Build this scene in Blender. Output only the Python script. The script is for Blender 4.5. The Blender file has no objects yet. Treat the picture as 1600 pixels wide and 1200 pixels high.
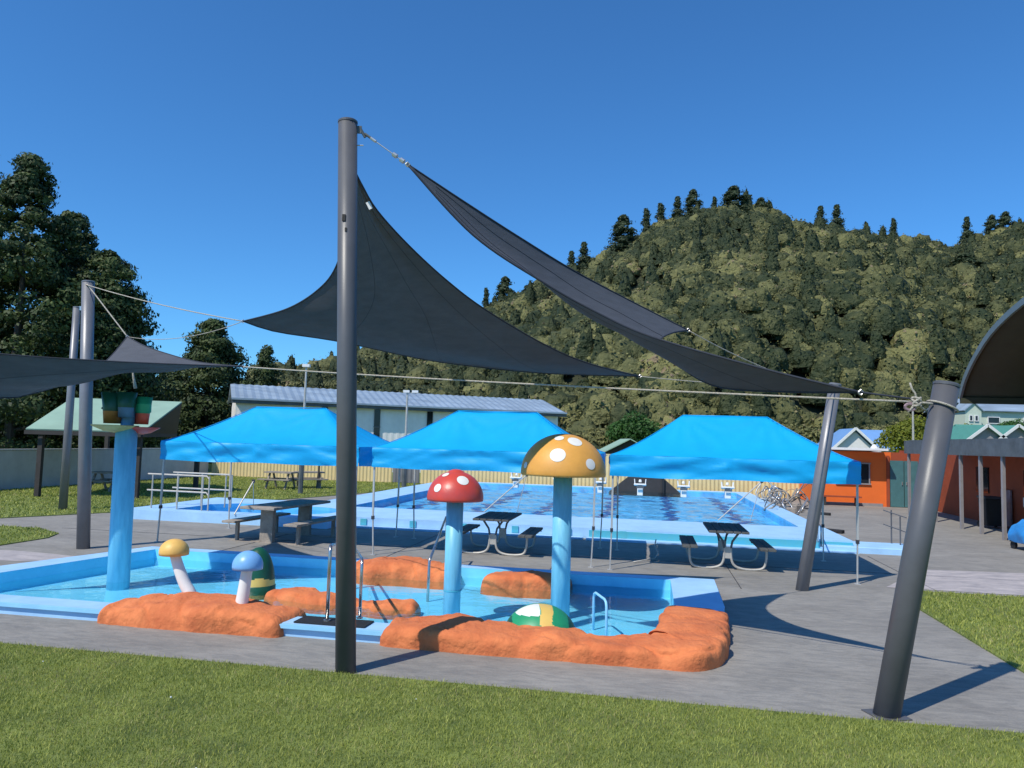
import bpy, math, random
import numpy as np
from mathutils import Vector, noise, geometry
random.seed(7); rng = np.random.default_rng(7)
S = bpy.context.scene
COL = S.collection
PI = math.pi

# ------------------------------------------------------------------ camera, sky, sun, exposure
F = 1170.0; CAM_H = 2.4; PITCH = math.atan(.077); ROLL = .028
_f = np.array([0, math.cos(PITCH), math.sin(PITCH)]); _r = np.array([1., 0, 0]); _u = np.cross(_r, _f)
_c, _s = math.cos(ROLL), math.sin(ROLL)
cr = _c*_r + _s*_u; cu = -_s*_r + _c*_u
cam_d = bpy.data.cameras.new('camera'); cam = bpy.data.objects.new('camera', cam_d); COL.objects.link(cam)
from mathutils import Matrix
cam.matrix_world = Matrix(((cr[0], cu[0], -_f[0], 0), (cr[1], cu[1], -_f[1], 0), (cr[2], cu[2], -_f[2], CAM_H), (0, 0, 0, 1)))
cam_d.sensor_width = 36; cam_d.lens = F/1600*36; cam_d.clip_end = 3000; cam_d.clip_start = .1
S.camera = cam

SUN_TAN = 1.25; SUN_EL = math.atan(SUN_TAN)
SHX, SHY = .556, .577                      # ground shift of a shadow per metre of height
to_sun = Vector((-SHX, -SHY, 1)).normalized()
world = bpy.data.worlds.new('World'); S.world = world; world.use_nodes = True
nt = world.node_tree; bg = nt.nodes['Background']
sky = nt.nodes.new('ShaderNodeTexSky'); sky.sky_type = 'NISHITA'; sky.sun_disc = False
sky.sun_elevation = SUN_EL; sky.sun_rotation = math.atan2(to_sun.x, to_sun.y)
sky.air_density = 1.0; sky.dust_density = .25; sky.ozone_density = 5.0; sky.altitude = 300
hs = nt.nodes.new('ShaderNodeMixRGB'); hs.blend_type = 'MULTIPLY'; hs.inputs[0].default_value = 1; hs.inputs[2].default_value = (.45, .93, 1.28, 1)
nt.links.new(sky.outputs[0], hs.inputs[1]); nt.links.new(hs.outputs[0], bg.inputs['Color'])
bg.inputs['Strength'].default_value = .13
sun_d = bpy.data.lights.new('sun', 'SUN'); sun_d.energy = 4.4; sun_d.angle = math.radians(.5); sun_d.color = (1, .945, .84)
sun = bpy.data.objects.new('sun', sun_d); COL.objects.link(sun)
sun.rotation_euler = to_sun.to_track_quat('Z', 'Y').to_euler(); sun.location = (-20, -20, 40)
S.view_settings.view_transform = 'Standard'; S.view_settings.look = 'None'
S.view_settings.gamma = 1; S.view_settings.exposure = 0; S.view_settings.use_curve_mapping = False
S.render.engine = 'CYCLES'
S.cycles.transparent_max_bounces = 16; S.cycles.max_bounces = 8

# ------------------------------------------------------------------ frames of reference
ANG = math.radians(-10.4)
UX, UY = math.cos(ANG), math.sin(ANG)
def W(u, v, z=0.):                         # site grid (u along the pool front, v away) to world
    return Vector((u*UX - v*UY, u*UY + v*UX, z))
def ray(px, py):
    x, y = px-800, 600-py
    return _r*(_c*x-_s*y) + _u*(_s*x+_c*y) + _f*F
def G(px, py, z=0.):
    d = ray(px, py); k = (z-CAM_H)/d[2]; return Vector((d[0]*k, d[1]*k, z))
def P(px, py, Y):
    d = ray(px, py); k = Y/d[1]; return Vector((d[0]*k, Y, CAM_H+d[2]*k))

# ------------------------------------------------------------------ materials
MATS = {}
def mat(name, col, rough=.7, var=.15, scale=4., bump=0., bscale=30., metal=0., col2=None, spec=.5, detail=6, stretch=None, transl=0., coat=0.):
    m = bpy.data.materials.new(name); m.use_nodes = True; t = m.node_tree; b = t.nodes['Principled BSDF']
    b.inputs['Roughness'].default_value = rough; b.inputs['Metallic'].default_value = metal
    b.inputs['Specular IOR Level'].default_value = spec
    if coat: b.inputs['Coat Weight'].default_value = coat
    tc = t.nodes.new('ShaderNodeTexCoord'); mp = t.nodes.new('ShaderNodeMapping')
    t.links.new(tc.outputs['Object'], mp.inputs[0])
    if stretch: mp.inputs['Scale'].default_value = stretch
    n = t.nodes.new('ShaderNodeTexNoise'); n.inputs['Scale'].default_value = scale; n.inputs['Detail'].default_value = detail
    n.inputs['Roughness'].default_value = .65
    t.links.new(mp.outputs[0], n.inputs['Vector'])
    r = t.nodes.new('ShaderNodeValToRGB')
    c = np.array(col); c2 = np.array(col2) if col2 else c*(1-var*1.5)
    c1 = np.clip(c*(1+var), 0, 1)
    r.color_ramp.elements[0].position = .3; r.color_ramp.elements[1].position = .7
    r.color_ramp.elements[0].color = (*c2, 1); r.color_ramp.elements[1].color = (*c1, 1)
    t.links.new(n.outputs['Fac'], r.inputs[0]); t.links.new(r.outputs[0], b.inputs['Base Color'])
    if bump:
        n2 = t.nodes.new('ShaderNodeTexNoise'); n2.inputs['Scale'].default_value = bscale; n2.inputs['Detail'].default_value = 5
        t.links.new(mp.outputs[0], n2.inputs['Vector'])
        bp = t.nodes.new('ShaderNodeBump'); bp.inputs['Strength'].default_value = bump; bp.inputs['Distance'].default_value = .02
        t.links.new(n2.outputs['Fac'], bp.inputs['Height']); t.links.new(bp.outputs[0], b.inputs['Normal'])
    if transl:
        tr = t.nodes.new('ShaderNodeBsdfTranslucent'); t.links.new(r.outputs[0], tr.inputs['Color'])
        mx = t.nodes.new('ShaderNodeMixShader'); mx.inputs[0].default_value = transl
        t.links.new(b.outputs[0], mx.inputs[1]); t.links.new(tr.outputs[0], mx.inputs[2])
        t.links.new(mx.outputs[0], t.nodes['Material Output'].inputs['Surface'])
    MATS[name] = m
    return m

def leafmat(name, dark, light, transl=.25, rough=.6, extra=None, nscale=.25, bump=False):
    m = bpy.data.materials.new(name); m.use_nodes = True; t = m.node_tree; b = t.nodes['Principled BSDF']
    b.inputs['Roughness'].default_value = rough; b.inputs['Specular IOR Level'].default_value = .3
    at = t.nodes.new('ShaderNodeAttribute'); at.attribute_name = 'tint'
    r = t.nodes.new('ShaderNodeValToRGB'); r.color_ramp.elements[0].color = (*dark, 1); r.color_ramp.elements[1].color = (*light, 1)
    if extra:
        e = r.color_ramp.elements.new(.93); e.color = (*light, 1); r.color_ramp.elements[-1].color = (*extra, 1)
    tc = t.nodes.new('ShaderNodeTexCoord'); n = t.nodes.new('ShaderNodeTexNoise'); n.inputs['Scale'].default_value = nscale; n.inputs['Detail'].default_value = 4
    t.links.new(tc.outputs['Object'], n.inputs['Vector'])
    ad = t.nodes.new('ShaderNodeMath'); ad.operation = 'MULTIPLY_ADD'; ad.inputs[1].default_value = .8; ad.inputs[2].default_value = -.4
    t.links.new(n.outputs['Fac'], ad.inputs[0])
    a2 = t.nodes.new('ShaderNodeMath'); a2.operation = 'ADD'; t.links.new(ad.outputs[0], a2.inputs[0]); t.links.new(at.outputs['Fac'], a2.inputs[1])
    t.links.new(a2.outputs[0], r.inputs[0]); t.links.new(r.outputs[0], b.inputs['Base Color'])
    if bump:
        n2 = t.nodes.new('ShaderNodeTexNoise'); n2.inputs['Scale'].default_value = 1.6; n2.inputs['Detail'].default_value = 5; t.links.new(tc.outputs['Object'], n2.inputs['Vector'])
        bp = t.nodes.new('ShaderNodeBump'); bp.inputs['Strength'].default_value = 1.; bp.inputs['Distance'].default_value = .8
        t.links.new(n2.outputs['Fac'], bp.inputs['Height']); t.links.new(bp.outputs[0], b.inputs['Normal'])
    tr = t.nodes.new('ShaderNodeBsdfTranslucent'); t.links.new(r.outputs[0], tr.inputs['Color'])
    mx = t.nodes.new('ShaderNodeMixShader'); mx.inputs[0].default_value = transl
    t.links.new(b.outputs[0], mx.inputs[1]); t.links.new(tr.outputs[0], mx.inputs[2])
    t.links.new(mx.outputs[0], t.nodes['Material Output'].inputs['Surface'])
    return m

def watermat(name, tint, scale, strength, rough=.02, dist=.05, stretch=(1, 1, 1), share=1.):
    m = bpy.data.materials.new(name); m.use_nodes = True; t = m.node_tree
    t.nodes.remove(t.nodes['Principled BSDF'])
    tc = t.nodes.new('ShaderNodeTexCoord'); mp = t.nodes.new('ShaderNodeMapping'); mp.inputs['Scale'].default_value = stretch
    mp.inputs['Rotation'].default_value = (0, 0, -ANG)
    t.links.new(tc.outputs['Object'], mp.inputs[0])
    n = t.nodes.new('ShaderNodeTexNoise'); n.inputs['Scale'].default_value = scale; n.inputs['Detail'].default_value = 3; n.inputs['Distortion'].default_value = .6
    t.links.new(mp.outputs[0], n.inputs['Vector'])
    bp = t.nodes.new('ShaderNodeBump'); bp.inputs['Strength'].default_value = strength; bp.inputs['Distance'].default_value = dist
    t.links.new(n.outputs['Fac'], bp.inputs['Height'])
    fr = t.nodes.new('ShaderNodeFresnel'); fr.inputs['IOR'].default_value = 1.33; t.links.new(bp.outputs[0], fr.inputs['Normal'])
    tr = t.nodes.new('ShaderNodeBsdfTransparent'); tr.inputs['Color'].default_value = (*tint, 1)
    gl = t.nodes.new('ShaderNodeBsdfGlossy'); gl.inputs['Roughness'].default_value = rough; t.links.new(bp.outputs[0], gl.inputs['Normal'])
    ml = t.nodes.new('ShaderNodeMath'); ml.operation = 'MULTIPLY'; ml.inputs[1].default_value = share; t.links.new(fr.outputs[0], ml.inputs[0])
    mx = t.nodes.new('ShaderNodeMixShader'); t.links.new(ml.outputs[0], mx.inputs[0]); t.links.new(tr.outputs[0], mx.inputs[1]); t.links.new(gl.outputs[0], mx.inputs[2])
    t.links.new(mx.outputs[0], t.nodes['Material Output'].inputs['Surface'])
    return m

def deckmat():
    m = bpy.data.materials.new('deck_concrete'); m.use_nodes = True; t = m.node_tree; b = t.nodes['Principled BSDF']
    tc = t.nodes.new('ShaderNodeTexCoord'); mp = t.nodes.new('ShaderNodeMapping'); mp.inputs['Rotation'].default_value = (0, 0, -ANG)
    t.links.new(tc.outputs['Object'], mp.inputs[0])
    def nz(scale, det, st, dist=0.):
        q = t.nodes.new('ShaderNodeMapping'); q.inputs['Scale'].default_value = st; t.links.new(mp.outputs[0], q.inputs[0])
        n = t.nodes.new('ShaderNodeTexNoise'); n.inputs['Scale'].default_value = scale; n.inputs['Detail'].default_value = det
        n.inputs['Roughness'].default_value = .7; n.inputs['Distortion'].default_value = dist
        t.links.new(q.outputs[0], n.inputs['Vector']); return n
    a = nz(.55, 8, (1, 1.6, 1), .5); c = nz(5, 8, (.7, 2.2, 1), .8); g = nz(45, 4, (1, 1, 1))
    def ramp(n, p0, c0, p1, c1):
        r = t.nodes.new('ShaderNodeValToRGB'); r.color_ramp.elements[0].position = p0; r.color_ramp.elements[1].position = p1
        r.color_ramp.elements[0].color = (*c0, 1); r.color_ramp.elements[1].color = (*c1, 1); t.links.new(n.outputs['Fac'], r.inputs[0]); return r
    def mul(x, y, f=1.):
        k = t.nodes.new('ShaderNodeMixRGB'); k.blend_type = 'MULTIPLY'; k.inputs[0].default_value = f
        t.links.new(x.outputs[0], k.inputs[1]); t.links.new(y.outputs[0], k.inputs[2]); return k
    r1 = ramp(a, .32, (.235, .223, .2), .68, (.335, .318, .285))
    r2 = ramp(c, .36, (.72, .73, .76), .6, (1.08, 1.06, 1.05)); r3 = ramp(g, .3, (.8, .8, .8), .7, (1.1, 1.1, 1.1))
    k = mul(mul(r1, r2, .8), r3, .7)
    t.links.new(k.outputs[0], b.inputs['Base Color']); b.inputs['Roughness'].default_value = .72; b.inputs['Specular IOR Level'].default_value = .3
    bp = t.nodes.new('ShaderNodeBump'); bp.inputs['Strength'].default_value = .6; bp.inputs['Distance'].default_value = .012
    t.links.new(c.outputs['Fac'], bp.inputs['Height'])
    b2 = t.nodes.new('ShaderNodeBump'); b2.inputs['Strength'].default_value = .4; b2.inputs['Distance'].default_value = .004
    t.links.new(g.outputs['Fac'], b2.inputs['Height']); t.links.new(bp.outputs[0], b2.inputs['Normal']); t.links.new(b2.outputs[0], b.inputs['Normal'])
    return m

M_DECK = deckmat()
M_PALE = mat('pale_concrete', (.47, .42, .4), .8, .1, 2.5, .5, 12, col2=(.27, .25, .26), stretch=(1, 2, 1), detail=9)
M_LAWN = mat('lawn_soil', (.19, .23, .05), .95, .2, 1.6, .8, 60, col2=(.08, .11, .025), detail=12)
M_COPE = mat('blue_coping_paint', (.38, .62, .86), .6, .06, 2., .1, 40, col2=(.31, .53, .78), detail=8)
M_COPE2 = mat('pale_blue_pool_paint', (.3, .62, .85), .5, .05, 3., col2=(.25, .55, .8))
M_FLOOR = mat('pool_floor_paint', (.2, .66, .92), .6, .07, 1.2, col2=(.14, .58, .85), detail=7)
M_TEAL = mat('teal_pool_wall', (.05, .34, .5), .5, .2, 3, col2=(.1, .42, .47), detail=8)
M_MAINFLOOR = mat('main_pool_floor', (.13, .5, .88), .6, .22, .9, detail=3)
M_LINE = mat('lane_line_tile', (.02, .12, .4), .5, .1)
M_WATER = watermat('shallow_water', (.93, .985, 1.), 2.2, .3, .02, .025, (1, 1.6, 1), 1.)
M_WATER2 = watermat('main_pool_water', (.85, .97, 1.), 1.2, 1., .03, .4, (1, .6, 1), .5)
M_ROCK = mat('orange_painted_rock', (.72, .22, .075), .92, .05, 2.2, 1., 16, col2=(.5, .12, .04), detail=12)
M_POLE = mat('charcoal_steel', (.1, .1, .108), .42, .08, 3, .05, 90)
M_POLEG = mat('grey_galvanised_pole', (.2, .2, .215), .4, .08, 3, .05, 60, metal=.2)
M_SAIL = mat('charcoal_shade_cloth', (.075, .08, .094), .8, .12, 3., .25, 160, transl=.03, stretch=(1, 1, 5))
M_HEM = mat('shade_cloth_hem', (.025, .03, .045), .8, .1)
M_ROPE = mat('pale_rope', (.55, .5, .42), .9, .2, 40, .8, 200)
M_CHROME = mat('galvanised_steel', (.62, .62, .62), .35, .1, 9, metal=.8)
M_STAIN = mat('stainless_rail', (.5, .5, .5), .25, .1, 9, metal=.9)
M_TENT = mat('cyan_canopy_cloth', (.002, .41, .82), .5, .05, 1.5, .15, 5, transl=.12)
M_LEG = mat('grey_alloy_leg', (.5, .49, .47), .45, .1, 6, metal=.3)
M_DARKLEG = mat('dark_plastic_joint', (.04, .04, .05), .5, .1)
M_PILLAR = mat('sky_blue_post_paint', (.22, .58, .77), .45, .05, 6, .08, 50, col2=(.13, .43, .62), detail=10, stretch=(2.5, 2.5, .35))
M_RED = mat('red_fibreglass', (.62, .06, .04), .38, .12, 4, .08, 30, col2=(.5, .07, .06), detail=8)
M_YEL = mat('amber_fibreglass', (.74, .36, .07), .5, .08, 4, .08, 30, detail=8)
M_WHITE = mat('white_paint', (.78, .78, .75), .5, .05)
M_DGREEN = mat('deep_green_paint', (.008, .085, .045), .4, .15, 5)
M_GREEN = mat('leaf_green_paint', (.02, .3, .13), .45, .1, 5)
M_BROWN = mat('amber_brown_paint', (.42, .16, .03), .5, .15, 7)
M_ORANGER = mat('coral_red_paint', (.72, .1, .05), .45, .1, 5)
M_TAN = mat('yellow_tan_paint', (.52, .38, .14), .5, .15, 6)
M_BLUECAP = mat('mid_blue_fibreglass', (.2, .44, .78), .38, .08, 4)
M_YSAND = mat('cream_yellow_paint', (.75, .5, .13), .45, .06, 4)
M_SLAT = mat('dark_recycled_plank', (.095, .095, .09), .7, .2, 8, .3, 30, stretch=(1, 6, 1))
M_GALV = mat('pale_galvanised_tube', (.5, .47, .42), .5, .12, 8, metal=.3)
M_CONC = mat('weathered_concrete', (.36, .31, .26), .9, .15, 5, .6, 25, col2=(.22, .19, .16), detail=9)
M_TIMBER = mat('weathered_timber', (.3, .26, .22), .85, .2, 6, .4, 30, stretch=(1, 8, 1))
M_YFENCE = mat('cream_yellow_steel', (.66, .52, .26), .55, .06, 2)
M_DFENCE = mat('grey_steel_gate', (.16, .16, .17), .6, .1, 2)
M_GWALL = mat('white_block_wall', (.5, .5, .5), .8, .08, 2, .2, 12)
M_WBLD = mat('white_wall_cladding', (.86, .84, .8), .6, .06, 1)
M_BROOF = mat('blue_grey_roof_iron', (.3, .38, .46), .45, .2, .35, metal=.1, detail=9, stretch=(1, 3, 1))
M_FASC = mat('dark_grey_fascia', (.1, .115, .125), .6, .25, 2.5, .1, 20, detail=8)
M_GLASS = mat('dark_window_glass', (.015, .02, .025), .08, .3, .6)
M_GROOF = mat('pale_green_roof_iron', (.3, .44, .33), .5, .08, 1)
M_SHEDD = mat('dark_shed_cladding', (.04, .035, .033), .8, .15)
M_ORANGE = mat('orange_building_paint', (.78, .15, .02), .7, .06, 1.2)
M_ORSHADE_BROWN = mat('shaded_orange_and_brown_paint', (.32, .06, .02), .75, .15, 1.2)  # building orange with the walkway shade darkened into it; also the bench brown
M_SOFFIT = mat('tan_soffit', (.4, .22, .1), .8, .12)
M_TDOOR = mat('teal_door_paint', (.06, .16, .17), .5, .1)
M_GPOST = mat('grey_post_paint', (.26, .24, .24), .6, .1)
M_BLKRB = mat('black_rubber', (.015, .015, .016), .75, .2, 20, .3, 60)
M_LBLUE = mat('light_blue_roof', (.17, .33, .6), .45, .08, .7)
M_LGHOUSE = mat('pale_green_weatherboard', (.55, .62, .5), .7, .05)
M_GRN2 = mat('teal_green_roof', (.08, .26, .2), .5, .08)
M_TRIM = mat('white_trim', (.75, .74, .72), .6, .04)
M_GREYW = mat('grey_weatherboard', (.3, .28, .29), .8, .08)
M_BARK = mat('tree_bark', (.09, .07, .055), .95, .3, 6, .8, 20, stretch=(1, 1, .3))
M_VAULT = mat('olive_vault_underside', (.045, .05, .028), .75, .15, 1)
M_VEDGE = mat('slate_blue_roof_edge', (.13, .17, .19), .45, .1, 1)
M_TARP = mat('bright_blue_tarpaulin', (.03, .22, .55), .45, .2, 3, .5, 9)
M_SIGNB = mat('mosaic_panel', (.5, .36, .33), .6, .4, 9, col2=(.08, .12, .1))
M_PINK = mat('pink_grey_panel', (.3, .2, .22), .6, .2, 5)
M_SOIL = mat('forest_floor', (.028, .034, .014), .95, .3, .2, detail=8)
M_PAPER = mat('white_paper', (.8, .8, .8), .8, .02)
L_CON = leafmat('dark_conifer_leaf', (.012, .028, .01), (.095, .13, .035), .15, nscale=.5)
L_CON2 = leafmat('ridge_conifer_leaf', (.02, .035, .015), (.075, .1, .045), .15)
L_HILL = leafmat('hill_bush_leaf', (.032, .048, .018), (.265, .255, .095), .18, extra=(.28, .21, .13), nscale=.6, bump=True)
L_BRIGHT = leafmat('bright_green_leaf', (.015, .05, .01), (.06, .15, .03), .3, nscale=.6)
L_YELLOW = leafmat('yellow_green_leaf', (.07, .1, .01), (.26, .28, .03), .35, nscale=.6)
L_GRASS = leafmat('grass_blade', (.12, .175, .02), (.52, .54, .13), .35, extra=(.4, .36, .15), nscale=1.3, rough=.5)

# ------------------------------------------------------------------ mesh helpers
def tag(o, label=None, cat=None, group=None, kind=None):
    if label: o['label'] = label
    if cat: o['category'] = cat
    if group: o['group'] = group
    if kind: o['kind'] = kind
    return o
def empty(name, loc, label, cat, group=None, rz=0.):
    o = bpy.data.objects.new(name, None); COL.objects.link(o); o.location = loc; o.rotation_euler = (0, 0, rz)
    o.empty_display_size = .3
    return tag(o, label, cat, group)
def link_copy(o, parent=None):
    c = o.copy(); COL.objects.link(c)
    if parent is not None: c.parent = parent
    return c
def copy_tree(o, parent=None):
    c = link_copy(o, parent)
    for ch in list(o.children): copy_tree(ch, c)
    return c

class MB:
    def __init__(s): s.v = []; s.f = []; s.m = []; s.cur = 0
    def add(s, vs, fs):
        b = len(s.v); s.v += [tuple(x) for x in vs]; s.f += [tuple(b+i for i in f) for f in fs]; s.m += [s.cur]*len(fs); return s
    def box(s, c, d, rz=0., rx=0., ry=0.):
        hx, hy, hz = d[0]/2, d[1]/2, d[2]/2
        R = Matrix.Rotation(rz, 3, 'Z') @ Matrix.Rotation(ry, 3, 'Y') @ Matrix.Rotation(rx, 3, 'X')
        vs = [Vector(c)+R@Vector((x, y, z)) for x in (-hx, hx) for y in (-hy, hy) for z in (-hz, hz)]
        return s.add(vs, [(0, 1, 3, 2), (4, 6, 7, 5), (0, 4, 5, 1), (2, 3, 7, 6), (0, 2, 6, 4), (1, 5, 7, 3)])
    def beam(s, p0, p1, w, h):
        p0, p1 = Vector(p0), Vector(p1); d = (p1-p0).normalized()
        up = Vector((0, 0, 1)) if abs(d.z) < .95 else Vector((0, 1, 0))
        a = d.cross(up).normalized()*w/2; b = a.cross(d).normalized()*h/2
        vs = [p+x*a+y*b for p in (p0, p1) for x, y in ((-1, -1), (1, -1), (1, 1), (-1, 1))]
        return s.add(vs, [(3, 2, 1, 0), (4, 5, 6, 7), (0, 1, 5, 4), (1, 2, 6, 5), (2, 3, 7, 6), (3, 0, 4, 7)])
    def tube(s, pts, r, n=10, cap=True):
        pts = [Vector(p) for p in pts]; k = len(pts)
        rs = r if isinstance(r, (list, tuple)) else [r]*k
        vs = []; prev = None
        for i, p in enumerate(pts):
            d = (pts[min(i+1, k-1)]-pts[max(i-1, 0)]).normalized()
            if prev is None:
                up = Vector((0, 0, 1)) if abs(d.z) < .9 else Vector((0, 1, 0)); a = d.cross(up).normalized()
            else:
                a = (prev-d*prev.dot(d)).normalized()
            prev = a; b = d.cross(a)
            for j in range(n):
                t = 2*PI*j/n; vs.append(p+(a*math.cos(t)+b*math.sin(t))*rs[i])
        fs = [(i*n+j, i*n+(j+1) % n, (i+1)*n+(j+1) % n, (i+1)*n+j) for i in range(k-1) for j in range(n)]
        if cap: fs += [tuple(range(n-1, -1, -1)), tuple((k-1)*n+j for j in range(n))]
        return s.add(vs, fs)
    def lathe(s, prof, n=24, c=(0, 0, 0)):
        c = Vector(c); vs = []
        for r, z in prof:
            for j in range(n):
                t = 2*PI*j/n; vs.append(c+Vector((r*math.cos(t), r*math.sin(t), z)))
        k = len(prof)
        fs = [(i*n+j, i*n+(j+1) % n, (i+1)*n+(j+1) % n, (i+1)*n+j) for i in range(k-1) for j in range(n)]
        return s.add(vs, fs)
    def prism(s, pts, z0, z1):              # pts anticlockwise (x, y)
        n = len(pts); vs = [(p[0], p[1], z0) for p in pts]+[(p[0], p[1], z1) for p in pts]
        return s.add(vs, [tuple(range(n-1, -1, -1)), tuple(range(n, 2*n))]+[(i, (i+1) % n, n+(i+1) % n, n+i) for i in range(n)])
    def grid(s, pts):                        # rows of points
        r, c = len(pts), len(pts[0]); vs = [p for row in pts for p in row]
        return s.add(vs, [(i*c+j, i*c+j+1, (i+1)*c+j+1, (i+1)*c+j) for i in range(r-1) for j in range(c-1)])
    def build(s, name, m, parent=None, smooth=False, world=False, solid=0., bevel=0., offset=0.):
        me = bpy.data.meshes.new(name)
        off = Vector(parent.location) if (world and parent is not None) else Vector((0, 0, 0))
        if world and parent is not None and abs(parent.rotation_euler.z) > 1e-6:
            R = Matrix.Rotation(-parent.rotation_euler.z, 3, 'Z'); vs = [tuple(R@(Vector(v)-off)) for v in s.v]
        else: vs = [tuple(Vector(v)-off) for v in s.v]
        me.from_pydata(vs, [], s.f)
        ms = m if isinstance(m, (list, tuple)) else [m]
        for q in ms: me.materials.append(q)
        if len(ms) > 1: me.polygons.foreach_set('material_index', s.m)
        if smooth: me.polygons.foreach_set('use_smooth', [True]*len(me.polygons))
        me.update()
        o = bpy.data.objects.new(name, me); COL.objects.link(o)
        if parent is not None: o.parent = parent
        if bevel:
            b = o.modifiers.new('bevel', 'BEVEL'); b.width = bevel; b.segments = 2; b.limit_method = 'ANGLE'; b.angle_limit = .6
        if solid:
            b = o.modifiers.new('solid', 'SOLIDIFY'); b.thickness = solid; b.offset = offset
        return o

def sheet(name, outer, holes, z, m, skirt=0.):
    polys = [[Vector((p[0], p[1], 0)) for p in outer]]+[[Vector((p[0], p[1], 0)) for p in h] for h in holes]
    tris = geometry.tessellate_polygon(polys); allp = [p for q in polys for p in q]
    b = MB()
    fs = []
    for t in tris:
        a, c, d = (allp[i] for i in t)
        fs.append(t if (c-a).cross(d-a).z > 0 else (t[0], t[2], t[1]))
    b.add([(p.x, p.y, z) for p in allp], fs)
    if skirt:
        for q in polys:
            n = len(q); b.add([(p.x, p.y, z) for p in q]+[(p.x, p.y, z-skirt) for p in q], [(i, (i+1) % n, n+(i+1) % n, n+i) for i in range(n)])
    return b.build(name, m)
def UVP(l): return [W(a, b)[:2] for a, b in l]

def raw(name, V, Fq, m, parent=None, tint=None, loc=None):
    me = bpy.data.meshes.new(name); nv = len(V); nf, k = Fq.shape
    me.vertices.add(nv); me.vertices.foreach_set('co', np.ascontiguousarray(V, dtype=np.float32).ravel())
    me.loops.add(nf*k); me.loops.foreach_set('vertex_index', Fq.astype(np.int32).ravel())
    me.polygons.add(nf); me.polygons.foreach_set('loop_start', np.arange(0, nf*k, k, dtype=np.int32))
    me.polygons.foreach_set('loop_total', np.full(nf, k, dtype=np.int32))
    if tint is not None:
        a = me.attributes.new('tint', 'FLOAT', 'POINT'); a.data.foreach_set('value', tint.astype(np.float32))
    me.materials.append(m); me.update(calc_edges=True)
    o = bpy.data.objects.new(name, me); COL.objects.link(o)
    if parent is not None: o.parent = parent
    if loc is not None: o.location = loc
    return o

def leaves(C, Nn, size, aspect=.7, jit=.7):
    """diamond leaves: C (n,3), normals, sizes -> verts, quads"""
    n = len(C); Nn = Nn+rng.normal(0, jit, (n, 3)); Nn /= np.linalg.norm(Nn, axis=1)[:, None]+1e-9
    T = np.cross(Nn, rng.normal(0, 1, (n, 3))); T /= np.linalg.norm(T, axis=1)[:, None]+1e-9
    B = np.cross(Nn, T); s = size[:, None]
    V = np.stack([C-T*s, C-B*s*aspect, C+T*s, C+B*s*aspect], 1).reshape(-1, 3)
    return V, np.arange(4*n).reshape(n, 4)

# ------------------------------------------------------------------ ground, deck, lawns, pools
TOD = [(-10.95, 8.55), (.42, 8.58), (.8, 9.6), (1.1, 11.2), (1.14, 13.45), (-9.58, 13.45), (-9.8, 12.69), (-10.37, 10.73)]        # toddler pool outer
TODI = [(-10.2, 8.93), (.4, 8.93), (.4, 13.13), (-9.28, 13.13), (-9.5, 12.13), (-9.88, 10.22)]
MAINI = [(-9.1, 22.2), (4.15, 22.2), (4.15, 37.4), (-9.1, 37.4)]
def arc(cx, cy, r, a0, a1, n=8): return [(cx+r*math.cos(a0+(a1-a0)*i/n), cy+r*math.sin(a0+(a1-a0)*i/n)) for i in range(n+1)]
LEARNI = [(-13.0, 19.15)]+arc(-9.9, 20.35, 1.2, -PI/2, PI/2, 10)+[(-12.4, 21.55), (-13.0, 20.9)]
SURR = [(-14.2, 18.55), (-8.2, 18.55), (-8.2, 19.35), (4.85, 19.35), (4.85, 38.3), (-10.6, 38.3), (-10.6, 23.2), (-14.2, 23.2)]
def shrink(poly, d):
    cx = sum(p[0] for p in poly)/len(poly); cy = sum(p[1] for p in poly)/len(poly)
    return [(p[0]+d*(1 if p[0] < cx else -1), p[1]+d*(1 if p[1] < cy else -1)) for p in poly]
holes = [UVP(shrink(TOD, .1)), UVP(shrink(MAINI, -.1)), UVP(shrink(LEARNI, -.1))]
g = sheet('ground', [(-900, -300), (900, -300), (900, 1500), (-900, 1500)], holes, -.03, M_LAWN); tag(g, kind='structure')
g = sheet('pool_deck', UVP([(-24.4, 7.36), (16, 7.36), (16, 38.9), (-24.4, 38.9)]), [UVP(shrink(TOD, .1)), UVP(shrink(MAINI, -.1)), UVP(shrink(LEARNI, -.1))], 0., M_DECK, .05); tag(g, kind='structure')
g = sheet('path', UVP([(4.2, 14.55), (15.9, 14.45), (15.9, 17.3), (9, 17.4), (5.6, 17.0)]), [], .005, M_PALE); tag(g, kind='structure')
g = sheet('path', UVP([(-16, 11.6), (-11.2, 11.9), (-10.4, 12.3), (-10.5, 12.7), (-12, 12.9), (-16, 12.6)]), [], .005, M_PALE); tag(g, kind='structure')
# pieces of kerb joint in the deck
jb = MB()
for u in (-8.6, -5.2, -1.8, 1.6, 5.0, 8.4): jb.box(W(u, 16.1, .0015), (.012, 5.1, .009), ANG)
for v in (16.2,): jb.box(W(-3, v, .0015), (22, .012, .009), ANG)
tag(jb.build('deck_joint', M_DARKLEG), kind='structure')

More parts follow.
